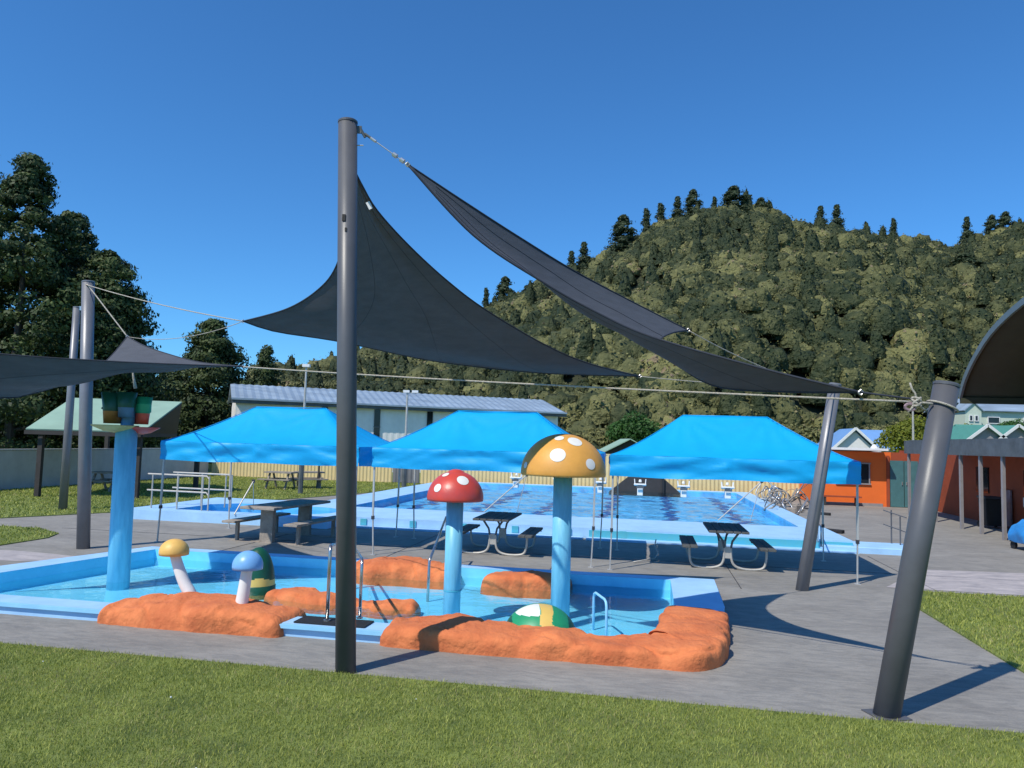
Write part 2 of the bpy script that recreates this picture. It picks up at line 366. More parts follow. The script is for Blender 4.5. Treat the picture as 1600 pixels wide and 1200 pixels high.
L_FRONT = [(-26, -6), (16, -6), (16, 7.36), (-26, 7.36)]
L_RIGHT = [(4.13, 7.37), (16, 7.37), (16, 14.28), (4.75, 14.28), (4.3, 14.0), (4.13, 13.4)]
L_LEFT = [(-20, 10.), (-12.93, 13.2), (-12.95, 14.6), (-13.3, 15.3), (-14.4, 15.9), (-20, 15.6)]
L_FAR = [(-24.3, 17.0), (-16.8, 17.3), (-15.2, 20.1), (-12.6, 28.9), (-11.1, 34.4), (-10.7, 38.8), (-24.3, 38.8)]
for nm, pl in (('lawn', L_FRONT), ('lawn', L_RIGHT), ('lawn', L_LEFT), ('lawn', L_FAR)):
    tag(sheet(nm, UVP(pl), [], .02, M_LAWN, .05), kind='structure')

def inpoly(U, Vv, poly):
    ins = np.zeros(len(U), bool); n = len(poly)
    for i in range(n):
        x1, y1 = poly[i]; x2, y2 = poly[(i+1) % n]
        c = ((y1 > Vv) != (y2 > Vv)) & (U < (x2-x1)*(Vv-y1)/(y2-y1+1e-12)+x1); ins ^= c
    return ins
def grass(poly, n, h, w, label, box, spread=.0):
    u = rng.uniform(box[0], box[1], n); v = rng.uniform(box[2], box[3], n)
    k = inpoly(u, v, poly); u, v = u[k], v[k]; u = u+rng.normal(0, .018, len(u)); v = v+rng.normal(0, .018, len(v))
    # keep what the view can plausibly hold
    X = u*UX-v*UY; Y = u*UY+v*UX
    k = np.abs(X) < Y*.74+3.2; X, Y = X[k], Y[k]; n = len(X)
    d = np.sqrt(X*X+Y*Y); a = rng.uniform(0, 2*PI, n)
    patch = np.array([noise.noise(Vector((x*.9, y*.9, 0))) for x, y in zip(X[::8], Y[::8])]).repeat(8)[:n]
    if len(patch) < n: patch = np.pad(patch, (0, n-len(patch)))
    hh = h*rng.uniform(.45, 1.15, n)*(1+.5*np.clip(patch, -.6, .6)); ww = w*rng.uniform(.6, 1.2, n)
    lean = rng.normal(0, .5, (n, 2))*hh[:, None]
    z0 = np.full(n, .018)
    base = np.stack([X, Y, z0], 1); dx = np.stack([np.cos(a)*ww, np.sin(a)*ww, np.zeros(n)], 1)
    mid = base+np.stack([lean[:, 0]*.35, lean[:, 1]*.35, hh*.6], 1); tip = base+np.stack([lean[:, 0], lean[:, 1], hh], 1)
    V = np.stack([base-dx, base+dx, mid+dx*.7, tip, mid-dx*.7], 1).reshape(-1, 3)
    i = np.arange(n)*5
    Fq = np.concatenate([np.stack([i, i+1, i+2], 1), np.stack([i, i+2, i+4], 1), np.stack([i+4, i+2, i+3], 1)])
    t = np.clip(rng.normal(.5, .24, n)+patch*.7, 0, .99)
    t[rng.random(n) < .02] = 1.
    o = raw('grass', V, Fq, L_GRASS, tint=t.repeat(5)); tag(o, label, 'grass', kind='stuff')
grass(L_FRONT, 250000, .034, .0028, 'short mown grass along the front of the grey deck', (-9, 7.5, 4.3, 7.4))
grass(L_RIGHT, 75000, .045, .006, 'bright mown grass wedge beside the leaning right hand post', (4.1, 12.5, 7.4, 14.4))
grass(L_LEFT, 9000, .06, .012, 'small tongue of grass at the left edge of the deck', (-18, -12.8, 10, 16))
grass(L_FAR, 50000, .06, .016, 'far lawn between the pools and the back fence', (-24.4, -10.6, 17, 38.9))
# clover flowers in the near grass
cb = MB()
for i in range(12):
    p = W(random.uniform(-6.5, 4), random.uniform(4.6, 7.2), .045); r = random.uniform(.005, .01)
    cb.lathe([(0.0005, -r), (r, -r*.3), (r*.8, r*.5), (0.0005, r*.8)], 6, p)
tag(cb.build('clover_flower', M_WHITE), 'tiny white clover heads scattered in the front grass', 'flowers', kind='stuff')

def ring(b, outer, inner, z0, z1, lip=0.):
    """coping ring between two uv polygons, top at z1, outer skirt to z0"""
    o = [W(*p) for p in outer]; i = [W(*p) for p in inner]
    tr = geometry.tessellate_polygon([[Vector((p.x, p.y, 0)) for p in o], [Vector((p.x, p.y, 0)) for p in i]])
    al = o+i; fs = []
    for t in tr:
        a, c, d = (al[k] for k in t); fs.append(t if (c-a).cross(d-a).z > 0 else (t[0], t[2], t[1]))
    b.add([(p.x, p.y, z1) for p in al], fs)
    n = len(o); b.add([(p.x, p.y, z0) for p in o]+[(p.x, p.y, z1) for p in o], [(k, (k+1) % n, n+(k+1) % n, n+k) for k in range(n)])
def inner_wall(b, inner, z0, z1):
    i = [W(*p) for p in inner]; n = len(i)
    b.add([(p.x, p.y, z0) for p in i]+[(p.x, p.y, z1) for p in i], [(k, n+k, n+(k+1) % n, (k+1) % n) for k in range(n)])
def flat(poly, z, b): 
    q = [W(*p) for p in poly]; b.add([(p.x, p.y, z) for p in q], [tuple(range(len(q)))])

# toddler pool
r = empty('paddling_pool', W(-5, 11, 0), 'light blue paddling pool with orange rocks along its front edge', 'pool')
b = MB(); ring(b, TOD, TODI, -.02, .15); b.build('coping', M_COPE, r, world=True, bevel=.015)
b = MB(); inner_wall(b, TODI, -.15, .149); b.build('pool_wall', mat('toddler_wall_paint', (.2, .68, .92), .5, .08, 2, col2=(.14, .6, .86)), r, world=True)
b = MB(); flat(TODI, -.15, b); b.build('pool_floor', M_FLOOR, r, world=True)
b = MB(); b.box(W(-3.72, 8.76, .163), (.9, .32, .014), ANG); b.build('rubber_mat', M_BLKRB, r, world=True)
for ua, ub in ((-10.9, -6.5), (-4.6, -2.9)):
    MB().beam(W(ua, 8.535, .125), W(ub, 8.535, .125), .04, .045).build('nosing', M_COPE2, r, world=True)

w = MB(); flat([(a, c) for a, c in TODI], -.02, w); tag(w.build('water', M_WATER), kind='structure')

# main pool + learner pool
r = empty('swimming_pool', W(-2.5, 29, 0), 'large rippled blue lane pool in front of the yellow fence', 'pool')
b = MB(); ring_poly = [[W(*p) for p in SURR], [W(*p) for p in MAINI], [W(*p) for p in LEARNI]]
tr = geometry.tessellate_polygon([[Vector((p.x, p.y, 0)) for p in q] for q in ring_poly]); al = [p for q in ring_poly for p in q]
fs = []
for t in tr:
    a, c, d = (al[k] for k in t); fs.append(t if (c-a).cross(d-a).z > 0 else (t[0], t[2], t[1]))
b.add([(p.x, p.y, .26) for p in al], fs)
n = len(ring_poly[0]); o_ = ring_poly[0]
b.add([(p.x, p.y, -.02) for p in o_]+[(p.x, p.y, .26) for p in o_], [(k, (k+1) % n, n+(k+1) % n, n+k) for k in range(n)])
b.build('coping', M_COPE, r, world=True)
b = MB(); b.box(W(1.7, 19.34, .115), (6.3, .03, .2), ANG); b.build('tile_band', M_TEAL, r, world=True)
b = MB(); b.box(W(1.7, 19.15, .018), (6.4, .35, .05), ANG); b.box(W(-4.8, 19.2, .018), (6.4, .25, .05), ANG); b.build('kerb', M_COPE, r, world=True)
for k in range(6):
    MB().box(W(-7.5+k*1.38, 19.335, .14), (.17, .035, .17), ANG).build('drain_opening', M_TEAL, r, world=True)
for nm, I, zf, mm in (('pool_wall', MAINI, 0., M_MAINFLOOR), ('learner_wall', LEARNI, -.1, M_MAINFLOOR)):
    b = MB(); inner_wall(b, I, zf, .259); b.build(nm, mm, r, world=True)
b = MB(); flat(MAINI, .0, b); b.build('pool_floor', M_MAINFLOOR, r, world=True)
b = MB(); flat(LEARNI, -.1, b); b.build('learner_floor', M_MAINFLOOR, r, world=True)
for k in range(6):
    u = -8.0+k*2.2
    bb = MB(); pts = []
    rows = [[W(u+.15*sgn+.12*math.sin(v*3.1+k)+.2*noise.noise(Vector((k*3., v*1.3, 0)))+.09*math.sin(v*7.7+2*k), 22.8+v, .012) for sgn in (-1, 1)] for v in np.linspace(0, 14, 190)]  # refraction through the ripples is shaped into the wavy line
    bb.grid(rows).build('lane_line', M_LINE, r, world=True)
w = MB(); flat(MAINI, .2, w); tag(w.build('water', M_WATER2), kind='structure')
w = MB(); flat(LEARNI, .16, w); tag(w.build('water', M_WATER2), kind='structure')
b = MB(); b.prism(UVP([(4.1, 19.12), (6.25, 19.12), (6.25, 20.3), (4.87, 20.3), (4.87, 19.36), (4.1, 19.33)]), -.02, .15)
tag(b.build('pool_step', M_COPE, bevel=.02), 'low light blue step beside the main pool corner', 'step')
b = MB(); b.prism(UVP([(4.45, 19.0), (6.2, 19.0), (6.2, 19.1), (4.45, 19.1)]), -.02, .1)

# ------------------------------------------------------------------ hill and forest
prof_x = [-900, -300, 0, 200, 380, 470, 560, 700, 760, 800, 900, 980, 1060, 1110, 1150, 1210, 1240, 1330, 1420, 1500, 1540, 1600, 1800, 2300, 2600]
prof_y = [560, 590, 610, 615, 605, 590, 572, 524, 500, 474, 430, 388, 348, 330, 328, 338, 360, 368, 384, 396, 378, 362, 340, 380, 450]
D0, D1 = 78., 235.
def hill_z(az, d):
    """az = tan of azimuth, d = distance along +Y-ish direction"""
    px = 800+1170*az
    yy = np.interp(px, prof_x, prof_y); hz = 690+.028*(px-800)
    top = (hz-yy+14)/1170*D1
    t = np.clip((d-D0)/(D1-D0), 0, 1.0)
    s = t**.95
    z = top*s
    z = np.where(d > D1, top-(d-D1)*.25, z)
    return z+ (0)
na, nd = 150, 60
azs = np.linspace(-1.3, 1.5, na); ds = np.concatenate([[60, 70], np.linspace(78, 235, 40), np.linspace(245, 420, nd-42)])
def hz_full(a, d):
    z = float(hill_z(a, d)); x = a*d
    amp = max(0., min(1., (d-D0)/40))*max(0, min(1, (D1-d)/40)) if d < D1 else 0
    z += amp*7*(noise.noise(Vector((x*.02, d*.02, 3.)))) + (amp*2.5*noise.noise(Vector((x*.06, d*.06, 1.))))
    return z-1.5 if d >= D0 else -1.5
rows = [[(a*d, d, hz_full(a, d)) for a in azs] for d in ds]
b = MB(); b.grid(rows); o = b.build('hill', M_SOIL, smooth=True); tag(o, kind='structure')

def blob_crown(n_l, rx, rz, clump=7, seed=0):
    """unit-ish crown of leaves; returns centres, normals"""
    rs = np.random.default_rng(seed)
    cc = rs.normal(0, 1, (clump, 3)); cc /= np.linalg.norm(cc, axis=1)[:, None]; cc[:, 2] = np.abs(cc[:, 2])*.9-.1
    cc *= rs.uniform(.35, .75, (clump, 1)); cr_ = rs.uniform(.35, .6, clump)
    idx = rs.integers(0, clump, n_l); d = rs.normal(0, 1, (n_l, 3)); d /= np.linalg.norm(d, axis=1)[:, None]
    d[:, 2] = np.where(d[:, 2] < -.3, -d[:, 2], d[:, 2])
    C = cc[idx]+d*cr_[idx][:, None]*rs.uniform(.8, 1.08, (n_l, 1)); t = rs.normal(0, .12, clump)[idx]
    C = C*np.array([rx, rx, rz]); return C, d, t
# forest mass: every crown a lumpy leafy dome
def ico(sub):
    import bmesh
    bm = bmesh.new(); bmesh.ops.create_icosphere(bm, subdivisions=sub, radius=1.); V = np.array([v.co[:] for v in bm.verts]); Fx = np.array([[v.index for v in f.verts] for f in bm.faces]); bm.free(); return V, Fx
IV, IF = ico(3)
keep = IV[IF].mean(1)[:, 2] > -.28; IF = IF[keep]
used = np.unique(IF); remap = -np.ones(len(IV), int); remap[used] = np.arange(len(used)); IV = IV[used]; IF = remap[IF]
PROT = []
for k in range(16):
    rr_ = []
    for v in IV:
        q = Vector(v); n1 = noise.noise(q*1.9+Vector((k*7, 0, 0))); n2 = noise.noise(q*4.5+Vector((0, k*5, 0))); n3 = noise.noise(q*9+Vector((0, 0, k*3)))
        rr_.append((.86+.3*n1+.26*abs(n2)+.12*n3, .35*n1+.5*n2+.3*n3))
    rr_ = np.array(rr_); PROT.append((IV*rr_[:, :1], rr_[:, 1]))
CV, CF, CT, LC, LN, LS, LT = [], [], [], [], [], [], []; nb = 0; NL = 100; cnt = 0
for i in range(4300):
    d = 79+(234-79)*random.random()**.82; a = random.uniform(-.42, .8)
    px = 800+1170*a
    if px < 400: continue
    x = a*d; z = hz_full(a, d)
    dens = noise.noise(Vector((x*.03, d*.03, 9)))
    R = random.uniform(1.7, 3.5)*(1+.35*dens)*(d/170)**.35; pv, pt_ = random.choice(PROT)
    q = random.uniform(0, 2*PI); ca, sa = math.cos(q), math.sin(q); rot = np.array([[ca, sa, 0], [-sa, ca, 0], [0, 0, 1]])
    sc = np.array([1, 1, random.uniform(.85, 1.45)])*R; off = np.array([x, d, z+R*.6])
    dk = random.random() < .1
    if dk: sc = np.array([.62, .62, random.uniform(1.5, 2.3)])*R*.9; off = np.array([x, d, z+R*1.1])
    tp = (1-.5*np.clip(pv[:, 2:3], -.3, 1)) if dk else 1.
    pv = pv*np.concatenate([np.repeat(tp, 2, 1), np.ones_like(tp)], 1) if dk else pv
    v = (pv@rot)*sc*.93+off
    base = .46+.24*random.gauss(0, 1)+.35*dens
    if random.random() < .05: base = .97
    if dk: base = .12
    CV.append(v); CF.append(IF+nb); nb += len(v); CT.append(np.clip(base-.3+.22*pt_+rng.normal(0, .05, len(v)), 0, 1))
    k = rng.integers(0, len(v), NL); nn = (pv[k]@rot); LC.append(v[k]+nn*R*rng.uniform(-.02, .14, (NL, 1))+rng.normal(0, R*.07, (NL, 3))); LN.append(nn+np.array([0, 0, .2])); LS.append(R*rng.uniform(.045, .12, NL)); LT.append(np.clip(base+.3*pt_[k]+rng.normal(0, .13, NL), 0, 1)); cnt += 1
V1 = np.concatenate(CV); F1 = np.concatenate(CF); V, Q = leaves(np.concatenate(LC), np.concatenate(LN), np.concatenate(LS), .75, .5)
Q3 = np.concatenate([Q[:, [0, 1, 2]], Q[:, [0, 2, 3]]])+len(V1)
o = raw('hill_forest', np.concatenate([V1, V]), np.concatenate([F1, Q3]), L_HILL, tint=np.concatenate([np.concatenate(CT), np.concatenate(LT).repeat(4)])); tag(o, 'dense olive green bush covering the whole hillside', 'forest', kind='stuff')
print('forest trees', cnt, 'tris', len(F1)+len(Q3))

def conifer_mesh(h, r, nl, lsize, seed, shape=1.0, tiers=26, base=.08, clr=.5, core=True):
    rs = np.random.default_rng(seed); n_c = tiers*9
    zz = base+(1-base)*rs.random(n_c)**1.05; pr = r*np.clip((1-zz), 0.02, 1)**shape*(1-.25*rs.random(n_c)**2)
    pr *= np.clip((zz-base)/.12+.55, .5, 1)
    th = rs.uniform(0, 2*PI, n_c); lump = 1+.22*np.sin(th*3+zz*17)+.12*np.sin(th*5-zz*31)
    rad = pr*lump*rs.uniform(.55, 1., n_c)
    cc = np.stack([rad*np.cos(th), rad*np.sin(th), zz*h], 1); csz = clr*(.5+.7*(1-zz))*rs.uniform(.7, 1.3, n_c)
    idx = rs.integers(0, n_c, nl); d = rs.normal(0, 1, (nl, 3)); d /= np.linalg.norm(d, axis=1)[:, None]
    C = cc[idx]+d*csz[idx][:, None]*np.array([1, 1, .62])*rs.uniform(.55, 1.05, (nl, 1))
    ax = np.stack([np.cos(th[idx]), np.sin(th[idx]), np.full(nl, .35)], 1); C = C+ax*np.array([1, 1, -.5])*((rs.random(nl)**2-.3)*csz[idx]*.9)[:, None]
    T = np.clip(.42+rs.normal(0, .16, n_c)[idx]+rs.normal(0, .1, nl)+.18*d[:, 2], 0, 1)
    V, Q = leaves(C, d+.5*ax, np.full(nl, lsize)*rs.uniform(.6, 1.5, nl), .55, .5)
    return V, Q, T.repeat(4)
def make_tree(name, loc, h, r, nl, ls, seed, label, cat, m, shape=1., group=None, clr=.5, tiers=26, base=.08):
    e = empty(name, loc, label, cat, group)
    V, Q, T = conifer_mesh(h, r, nl, ls, seed, shape, tiers, base, clr)
    raw('crown', V, Q, m, e, T)
    b = MB(); b.tube([(0, 0, -.5), (0, 0, h*.4), (0.1, 0, h*.93)], [.035*h*.5, .022*h*.5, .01], 8)
    rr = random.Random(seed)
    for k in range(10):
        z = h*(.12+.07*k); a = rr.uniform(0, 2*PI); q = r*.75*max(.1, 1-z/h)
        b.tube([(0, 0, z), (math.cos(a)*q, math.sin(a)*q, z+.25*q)], [.012*h*.5, .02], 5)
    b.build('trunk', M_BARK, e)
    return e
def round_tree(name, loc, h, r, nl, ls, seed, label, m, cat='tree', th=.25, group=None):
    e = empty(name, loc, label, cat, group)
    c, nn, tt = blob_crown(nl, r, (h*(1-th))/1.6, 22, seed)
    c[:, 2] += h*th+(h*(1-th))*.38
    V, Q = leaves(c, nn, np.full(nl, ls)*np.random.default_rng(seed).uniform(.6, 1.4, nl), .6, .5)
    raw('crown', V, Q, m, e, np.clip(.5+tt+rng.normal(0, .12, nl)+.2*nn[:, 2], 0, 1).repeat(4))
    b = MB(); b.tube([(0, 0, -.6), (.05, 0, h*th), (0, .1, h*.7)], [.05*r+.05, .04*r+.04, .02], 8)
    for k in range(6):
        a = k*1.1+seed; b.tube([(0, 0, h*(th+.05)), (math.cos(a)*r*.5, math.sin(a)*r*.5, h*.65)], [.03*r+.02, .02], 5)
    b.build('trunk', M_BARK, e); return e
def base_at(px, Y, z=0.):
    q = P(px, 690, Y); return Vector((q.x, Y, z))
# big dark trees at the left
lt = [(-75, 46, 20.5, 7.2, 'broad dark conifer filling the left edge of the picture', .8),
      (14, 43, 18.3, 7.2, 'tallest dark conifer with a pointed top at the far left', .8),
      (86, 48, 16.4, 6.0, 'dark rounded conifer behind the two grey sail poles', .66),
      (150, 45, 13.2, 4.3, 'dark green conifer with a blunt top right of the sail poles', .55),
      (190, 52, 9.4, 3.2, 'short dark conifer behind the tipping bucket tower', .6)]
for i, (px, Y, h, rr_, lab, sh) in enumerate(lt):
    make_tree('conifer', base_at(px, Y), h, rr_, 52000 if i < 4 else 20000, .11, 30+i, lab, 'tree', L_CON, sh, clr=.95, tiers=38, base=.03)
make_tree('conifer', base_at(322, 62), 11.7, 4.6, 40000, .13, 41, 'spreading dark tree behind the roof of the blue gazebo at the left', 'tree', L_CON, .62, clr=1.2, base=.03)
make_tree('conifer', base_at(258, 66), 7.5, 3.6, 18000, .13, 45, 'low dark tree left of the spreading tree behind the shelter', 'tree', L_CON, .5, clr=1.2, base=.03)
make_tree('conifer', base_at(409, 70), 10.6, 2.4, 20000, .11, 42, 'narrow blue green tree left of the white hall roof', 'tree', L_CON, .7, clr=.8, base=.03)
make_tree('conifer', base_at(372, 80), 8, 4.4, 18000, .14, 43, 'dark bushy tree between the spreading tree and the narrow tree', 'tree', L_CON, .5, clr=1.3, base=.03)
make_tree('conifer', base_at(452, 86), 8.5, 4.6, 16000, .17, 47, 'low olive tree just above the left end of the white hall roof', 'tree', L_HILL, .45, clr=1.3, base=.03)
make_tree('conifer', base_at(520, 92), 9.0, 5., 16000, .18, 49, 'olive tree behind the white hall roof beside the tall sail post', 'tree', L_HILL, .45, clr=1.3, base=.03)
# hedge of low growth behind the left wall
# ridge and hillside conifers
def hill_tree(px, py_top, d, hgt, src, label, group=None):
    a = ((px-800)-.028*(690-py_top))/1170; z = hz_full(a, d)
    c = copy_tree(src); c.location = (a*d, d, z-.5)
    topz = P(px, py_top, d).z; c.scale = (hgt, hgt, max(.6, (topz-z+.5))/1.) if False else (1, 1, 1)
    s = (topz-(z-.5))/src['h0']; w_ = hgt*1.15*max(1., .75*s+.3); c.scale = (w_, w_, s)
    c['label'] = label; c['group'] = 'conifers standing out on the hill'
    return c
pr = []
for s, (sh, rr_, nl) in enumerate([(.8, 2.3, 5000), (.55, 2.6, 5000), (1.0, 1.7, 4000)]):
    e = make_tree('hill_conifer', (0, 0, 0), 10, rr_, nl, .22, 60+s, 'x', 'tree', L_CON2, sh, 'conifers standing out on the hill', clr=1.0, tiers=14, base=.02)
    e['h0'] = 10.3; pr.append(e)
HT = [(897, 392, 225, .8, 0, 'small pointed conifer left of the ridge group beside the dark sail'),
      (917, 378, 228, .9, 0, 'pointed conifer second from the left end of the ridge'),
      (980, 336, 228, 1.25, 1, 'broad dark conifer on the left shoulder of the hill'),
      (1017, 322, 230, .8, 2, 'slim conifer right of the broad shoulder conifer'),
      (1040, 314, 232, .9, 2, 'slim conifer between the shoulder and the summit'),
      (1067, 307, 232, .9, 0, 'conifer on the skyline just left of the summit'),
      (1092, 296, 232, 1.0, 1, 'bushy conifer on the skyline left of the summit crown'),
      (1126, 305, 232, .7, 2, 'thin conifer between the two summit trees'),
      (1157, 291, 232, 1.5, 1, 'largest conifer standing on the very summit'),
      (1200, 309, 232, 1.1, 1, 'rounded conifer just right of the summit'),
      (1295, 322, 232, .9, 0, 'left one of the twin conifers right of the summit'),
      (1321, 320, 232, .9, 0, 'right one of the twin conifers right of the summit'),
      (1411, 338, 232, .7, 2, 'lone thin conifer on the low saddle'),
      (1528, 339, 232, .8, 0, 'conifer at the foot of the right hand rise'),
      (1568, 336, 232, .9, 1, 'dark conifer near the right end of the skyline'),
      (1590, 331, 232, 1., 1, 'dark conifer at the right edge of the skyline'),
      (762, 446, 226, .6, 2, 'thin wispy conifer above the left end of the hill'),
      (792, 432, 226, 1.1, 1, 'dark conifer on the skyline right of the first sail'),
      (826, 446, 222, 1., 0, 'dark conifer right of the first skyline tree by the sails'),
      (1300, 388, 190, 1.6, 1, 'large dark conifer in the middle of the right slope'),
      (1275, 360, 200, 1.0, 0, 'narrow dark conifer above the large slope conifer'),
      (1350, 402, 185, 1.2, 1, 'dark conifer to the right of the large slope conifer'),
      (1520, 398, 190, 1.7, 1, 'broad dark tree high on the right slope'),
      (1215, 470, 160, .9, 0, 'dark conifer above the second leaning post'),
      (960, 520, 150, .8, 0, 'dark conifer on the lower slope above the amber mushroom')]
for i, (px, py, d, w_, k, lab) in enumerate(HT): hill_tree(px, py, d, w_, pr[k], lab)
for e in pr:
    for ch in list(e.children): bpy.data.objects.remove(ch)
    bpy.data.objects.remove(e)
# trees at the foot of the hill
round_tree('leafy_tree', base_at(995, 76, -.5), 6.3, 2.9, 7000, .16, 3, 'fresh green round tree between the second and third blue gazebos', L_BRIGHT)
round_tree('leafy_tree', base_at(1432, 52, 0), 4.9, 2.5, 6500, .11, 5, 'yellow green bushy tree behind the grey roofed walkway', L_YELLOW)
round_tree('leafy_tree', base_at(1500, 66, 1.5), 3.6, 2.6, 5000, .14, 8, 'olive shrub behind the leaning right hand post', L_YELLOW, 'shrub', .1)
round_tree('leafy_tree', base_at(1583, 78, 2.8), 3.3, 1.9, 3000, .12, 9, 'small green shrub under the pale green house', L_BRIGHT, 'shrub', .1)
for i, (px, Y, h, r_, lab) in enumerate([(930, 82, 4.6, 3., 'olive shrub left of the fresh green tree'), (1060, 84, 6, 3.4, 'olive tree behind the left slope of the third gazebo'),
        (1250, 80, 5.6, 3.6, 'olive tree behind the right slope of the third gazebo'), (1180, 86, 6, 3.6, 'olive tree above the ridge of the third gazebo'),
        (1380, 84, 6.4, 3.6, 'dark green tree behind the blue roofed house'), (900, 90, 7, 3.2, 'tall olive tree above the amber mushroom')]):
    round_tree('leafy_tree', base_at(px, Y, -.5), h, r_, 4200, .2, 20+i, lab, L_HILL)

# ------------------------------------------------------------------ buildings in the back
def corrug(b, p0, p1, z0, z1, pitch=.25, depth=.03, out=None):
    p0, p1 = Vector(p0), Vector(p1); L = (p1-p0).length; d = (p1-p0)/L; nrm = Vector((d.y, -d.x, 0)); n = int(L/pitch)*4
    rows = []
    xs = [(i/n*L, depth*(1 if (i//2) % 2 else 0)) for i in range(n+1)]
    for z in (z0, z1): rows.append([p0+d*x+nrm*q+Vector((0, 0, z)) for x, q in xs])
    b.grid(rows)
# white hall
hl = P(369, 622, 50); hr = P(872, 645, 59)
hd = Vector((hr.x-hl.x, hr.y-hl.y, 0)); hL = hd.length; hd.normalize(); hn = Vector((-hd.y, hd.x, 0)); EZ = (hl.z+hr.z)/2
hb = Vector((hl.x, hl.y, 0))
e = empty('community_hall', hb, 'long white hall with a blue grey iron roof behind the gazebos', 'building')
b = MB(); corrug(b, hb, hb+hd*hL, -.3, EZ-.02, .45, .012); 
b.add([hb+Vector((0, 0, -.3)), hb+Vector((0, 0, EZ)), hb+hn*4+Vector((0, 0, EZ+.9)), hb+hn*8+Vector((0, 0, EZ)), hb+hn*8+Vector((0, 0, -.3))], [(0, 1, 2, 3, 4)])
p1 = hb+hd*hL
b.add([p1+Vector((0, 0, -.3)), p1+Vector((0, 0, EZ)), p1+hn*4+Vector((0, 0, EZ+.9)), p1+hn*8+Vector((0, 0, EZ)), p1+hn*8+Vector((0, 0, -.3))], [(4, 3, 2, 1, 0)])
b.build('wall', M_WBLD, e, world=True)
b = MB(); q0 = hb-hd*.3-hn*.45; q1 = hb+hd*(hL+.5)-hn*.45
nr = int(hL/.5)
rows = []
for k in range(3):
    pos = [(-.45, EZ-.05), (4, EZ+1.0), (8.4, EZ-.05)][k]
    rows.append([hb+hd*(-.3+(hL+.8)*i/(nr*2))+hn*pos[0]+Vector((0, 0, pos[1]+(.05 if i % 2 else 0)+(0 if k != 1 else .15))) for i in range(nr*2+1)])
b.grid(rows).build('roof', M_BROOF, e, world=True, solid=.05)
b = MB(); b.beam(q0+Vector((0, 0, EZ-.18)), q1+Vector((0, 0, EZ-.18)), .12, .3); b.build('fascia', M_FASC, e, world=True)
b = MB(); b.beam(q0+Vector((0, 0, EZ-.05))-hn*.1, q1+Vector((0, 0, EZ-.05))-hn*.1, .14, .12); b.build('gutter', M_BROOF, e, world=True)
for px in (508, 590, 672, 753, 833):
    t = (px-369)/(872-369); t = t*50/(59-9*t) if True else t
    c = hb+hd*(hL*t)-hn*.05
    w_ = MB().box((c.x, c.y, EZ-2.3), (.42, .12, 3.9), math.atan2(hd.y, hd.x)).build('window', M_GLASS, e, world=True)
    MB().box((c.x, c.y, EZ-1.6), (.47, .15, .08), math.atan2(hd.y, hd.x)).build('glazing_bar', M_FASC, w_)
    # sub-part vertices are in the hall's frame
    ch = w_.children[0]
    for vtx in ch.data.vertices: vtx.co -= hb

# fence at the back, gate, wall at the left
fe = empty('boundary_fence', W(-8, 38.9), 'cream yellow corrugated steel fence along the back of the pools', 'fence')
b = MB(); corrug(b, W(-24.3, 38.95), W(-13.6, 38.95), 0, 1.85, .2, .035); b.build('cladding', M_YFENCE, fe, world=True)
b = MB(); corrug(b, W(-12.0, 38.95), W(7.35, 38.95), 0, 1.85, .2, .035); b.build('cladding', M_YFENCE, fe, world=True)
b = MB(); b.beam(W(-24.3, 38.97, 1.88), W(7.35, 38.97, 1.88), .09, .06); b.build('top_rail', M_YFENCE, fe, world=True)
for k in range(11): MB().beam(W(-24+k*3.1, 39.05, -.1), W(-24+k*3.1, 39.05, 1.84), .08, .08).build('post', M_YFENCE, fe, world=True)
b = MB(); corrug(b, W(-13.55, 38.93), W(-12.05, 38.93), .05, 1.8, .2, .03); tag(b.build('gate', M_DFENCE), 'plain grey steel gate panel set in the yellow fence', 'gate')
we = empty('boundary_wall', W(-24.5, 20), 'white wall shaded by trees on the left boundary', 'wall')
b = MB(); b.beam(W(-24.5, 8, .76), W(-24.5, 38.8, .76), .15, 1.5); b.build('wall_panel', M_GWALL, we, world=True)
b = MB(); b.beam(W(-24.5, 8, 1.545), W(-24.5, 38.8, 1.545), .2, .05); b.build('capping', M_GWALL, we, world=True)

# green roofed shelter
se = empty('picnic_shelter', W(-20.5, 25.5), 'open shelter with a pale green iron roof at the left', 'shelter')
Af = P(40, 672, 26.2); Bf = P(222, 674, 26.4); Rl = P(113, 624, 29.2); Rr = P(284, 627, 30.2)
dep = Vector((.5, 6.4, 0)); ez = (Af.z+Bf.z)/2
A0, B0 = Vector((Af.x, Af.y, ez)), Vector((Bf.x, Bf.y, ez)); rz = (Rl.z+Rr.z)/2
R0, R1 = Vector((Rl.x, Rl.y, rz)), Vector((Rr.x, Rr.y, rz))
Cb = Vector((Rr.x+ (R1.x-B0.x)*1.0-1.3, R1.y+3.4, ez)); Db = Cb-(B0-A0)
b = MB(); b.add([A0, B0, R1, R0], [(0, 1, 2, 3)]); b.add([Cb, Db, R0, R1], [(0, 1, 2, 3)]); b.build('roof', M_GROOF, se, world=True, solid=.05)
b = MB(); b.add([B0+Vector((0, 0, -.03)), Cb+Vector((0, 0, -.03)), R1+Vector((0, 0, -.03))], [(0, 1, 2)]); b.add([A0, R0, Db], [(0, 1, 2)]); b.build('gable_end', M_SHEDD, se, world=True, solid=.04)
b = MB(); b.beam(A0-Vector((0, .05, .1)), B0-Vector((0, .05, .1)), .06, .14); b.beam(B0-Vector((0, 0, .1)), Cb-Vector((0, 0, .1)), .06, .14); b.build('fascia', M_SHEDD, se, world=True)
for px, py in ((58, 777), (212, 780), (163, 754), (305, 770)):
    q = G(px, py); MB().beam((q.x, q.y, 0), (q.x, q.y, ez), .16, .16).build('post', M_SHEDD, se, world=True)

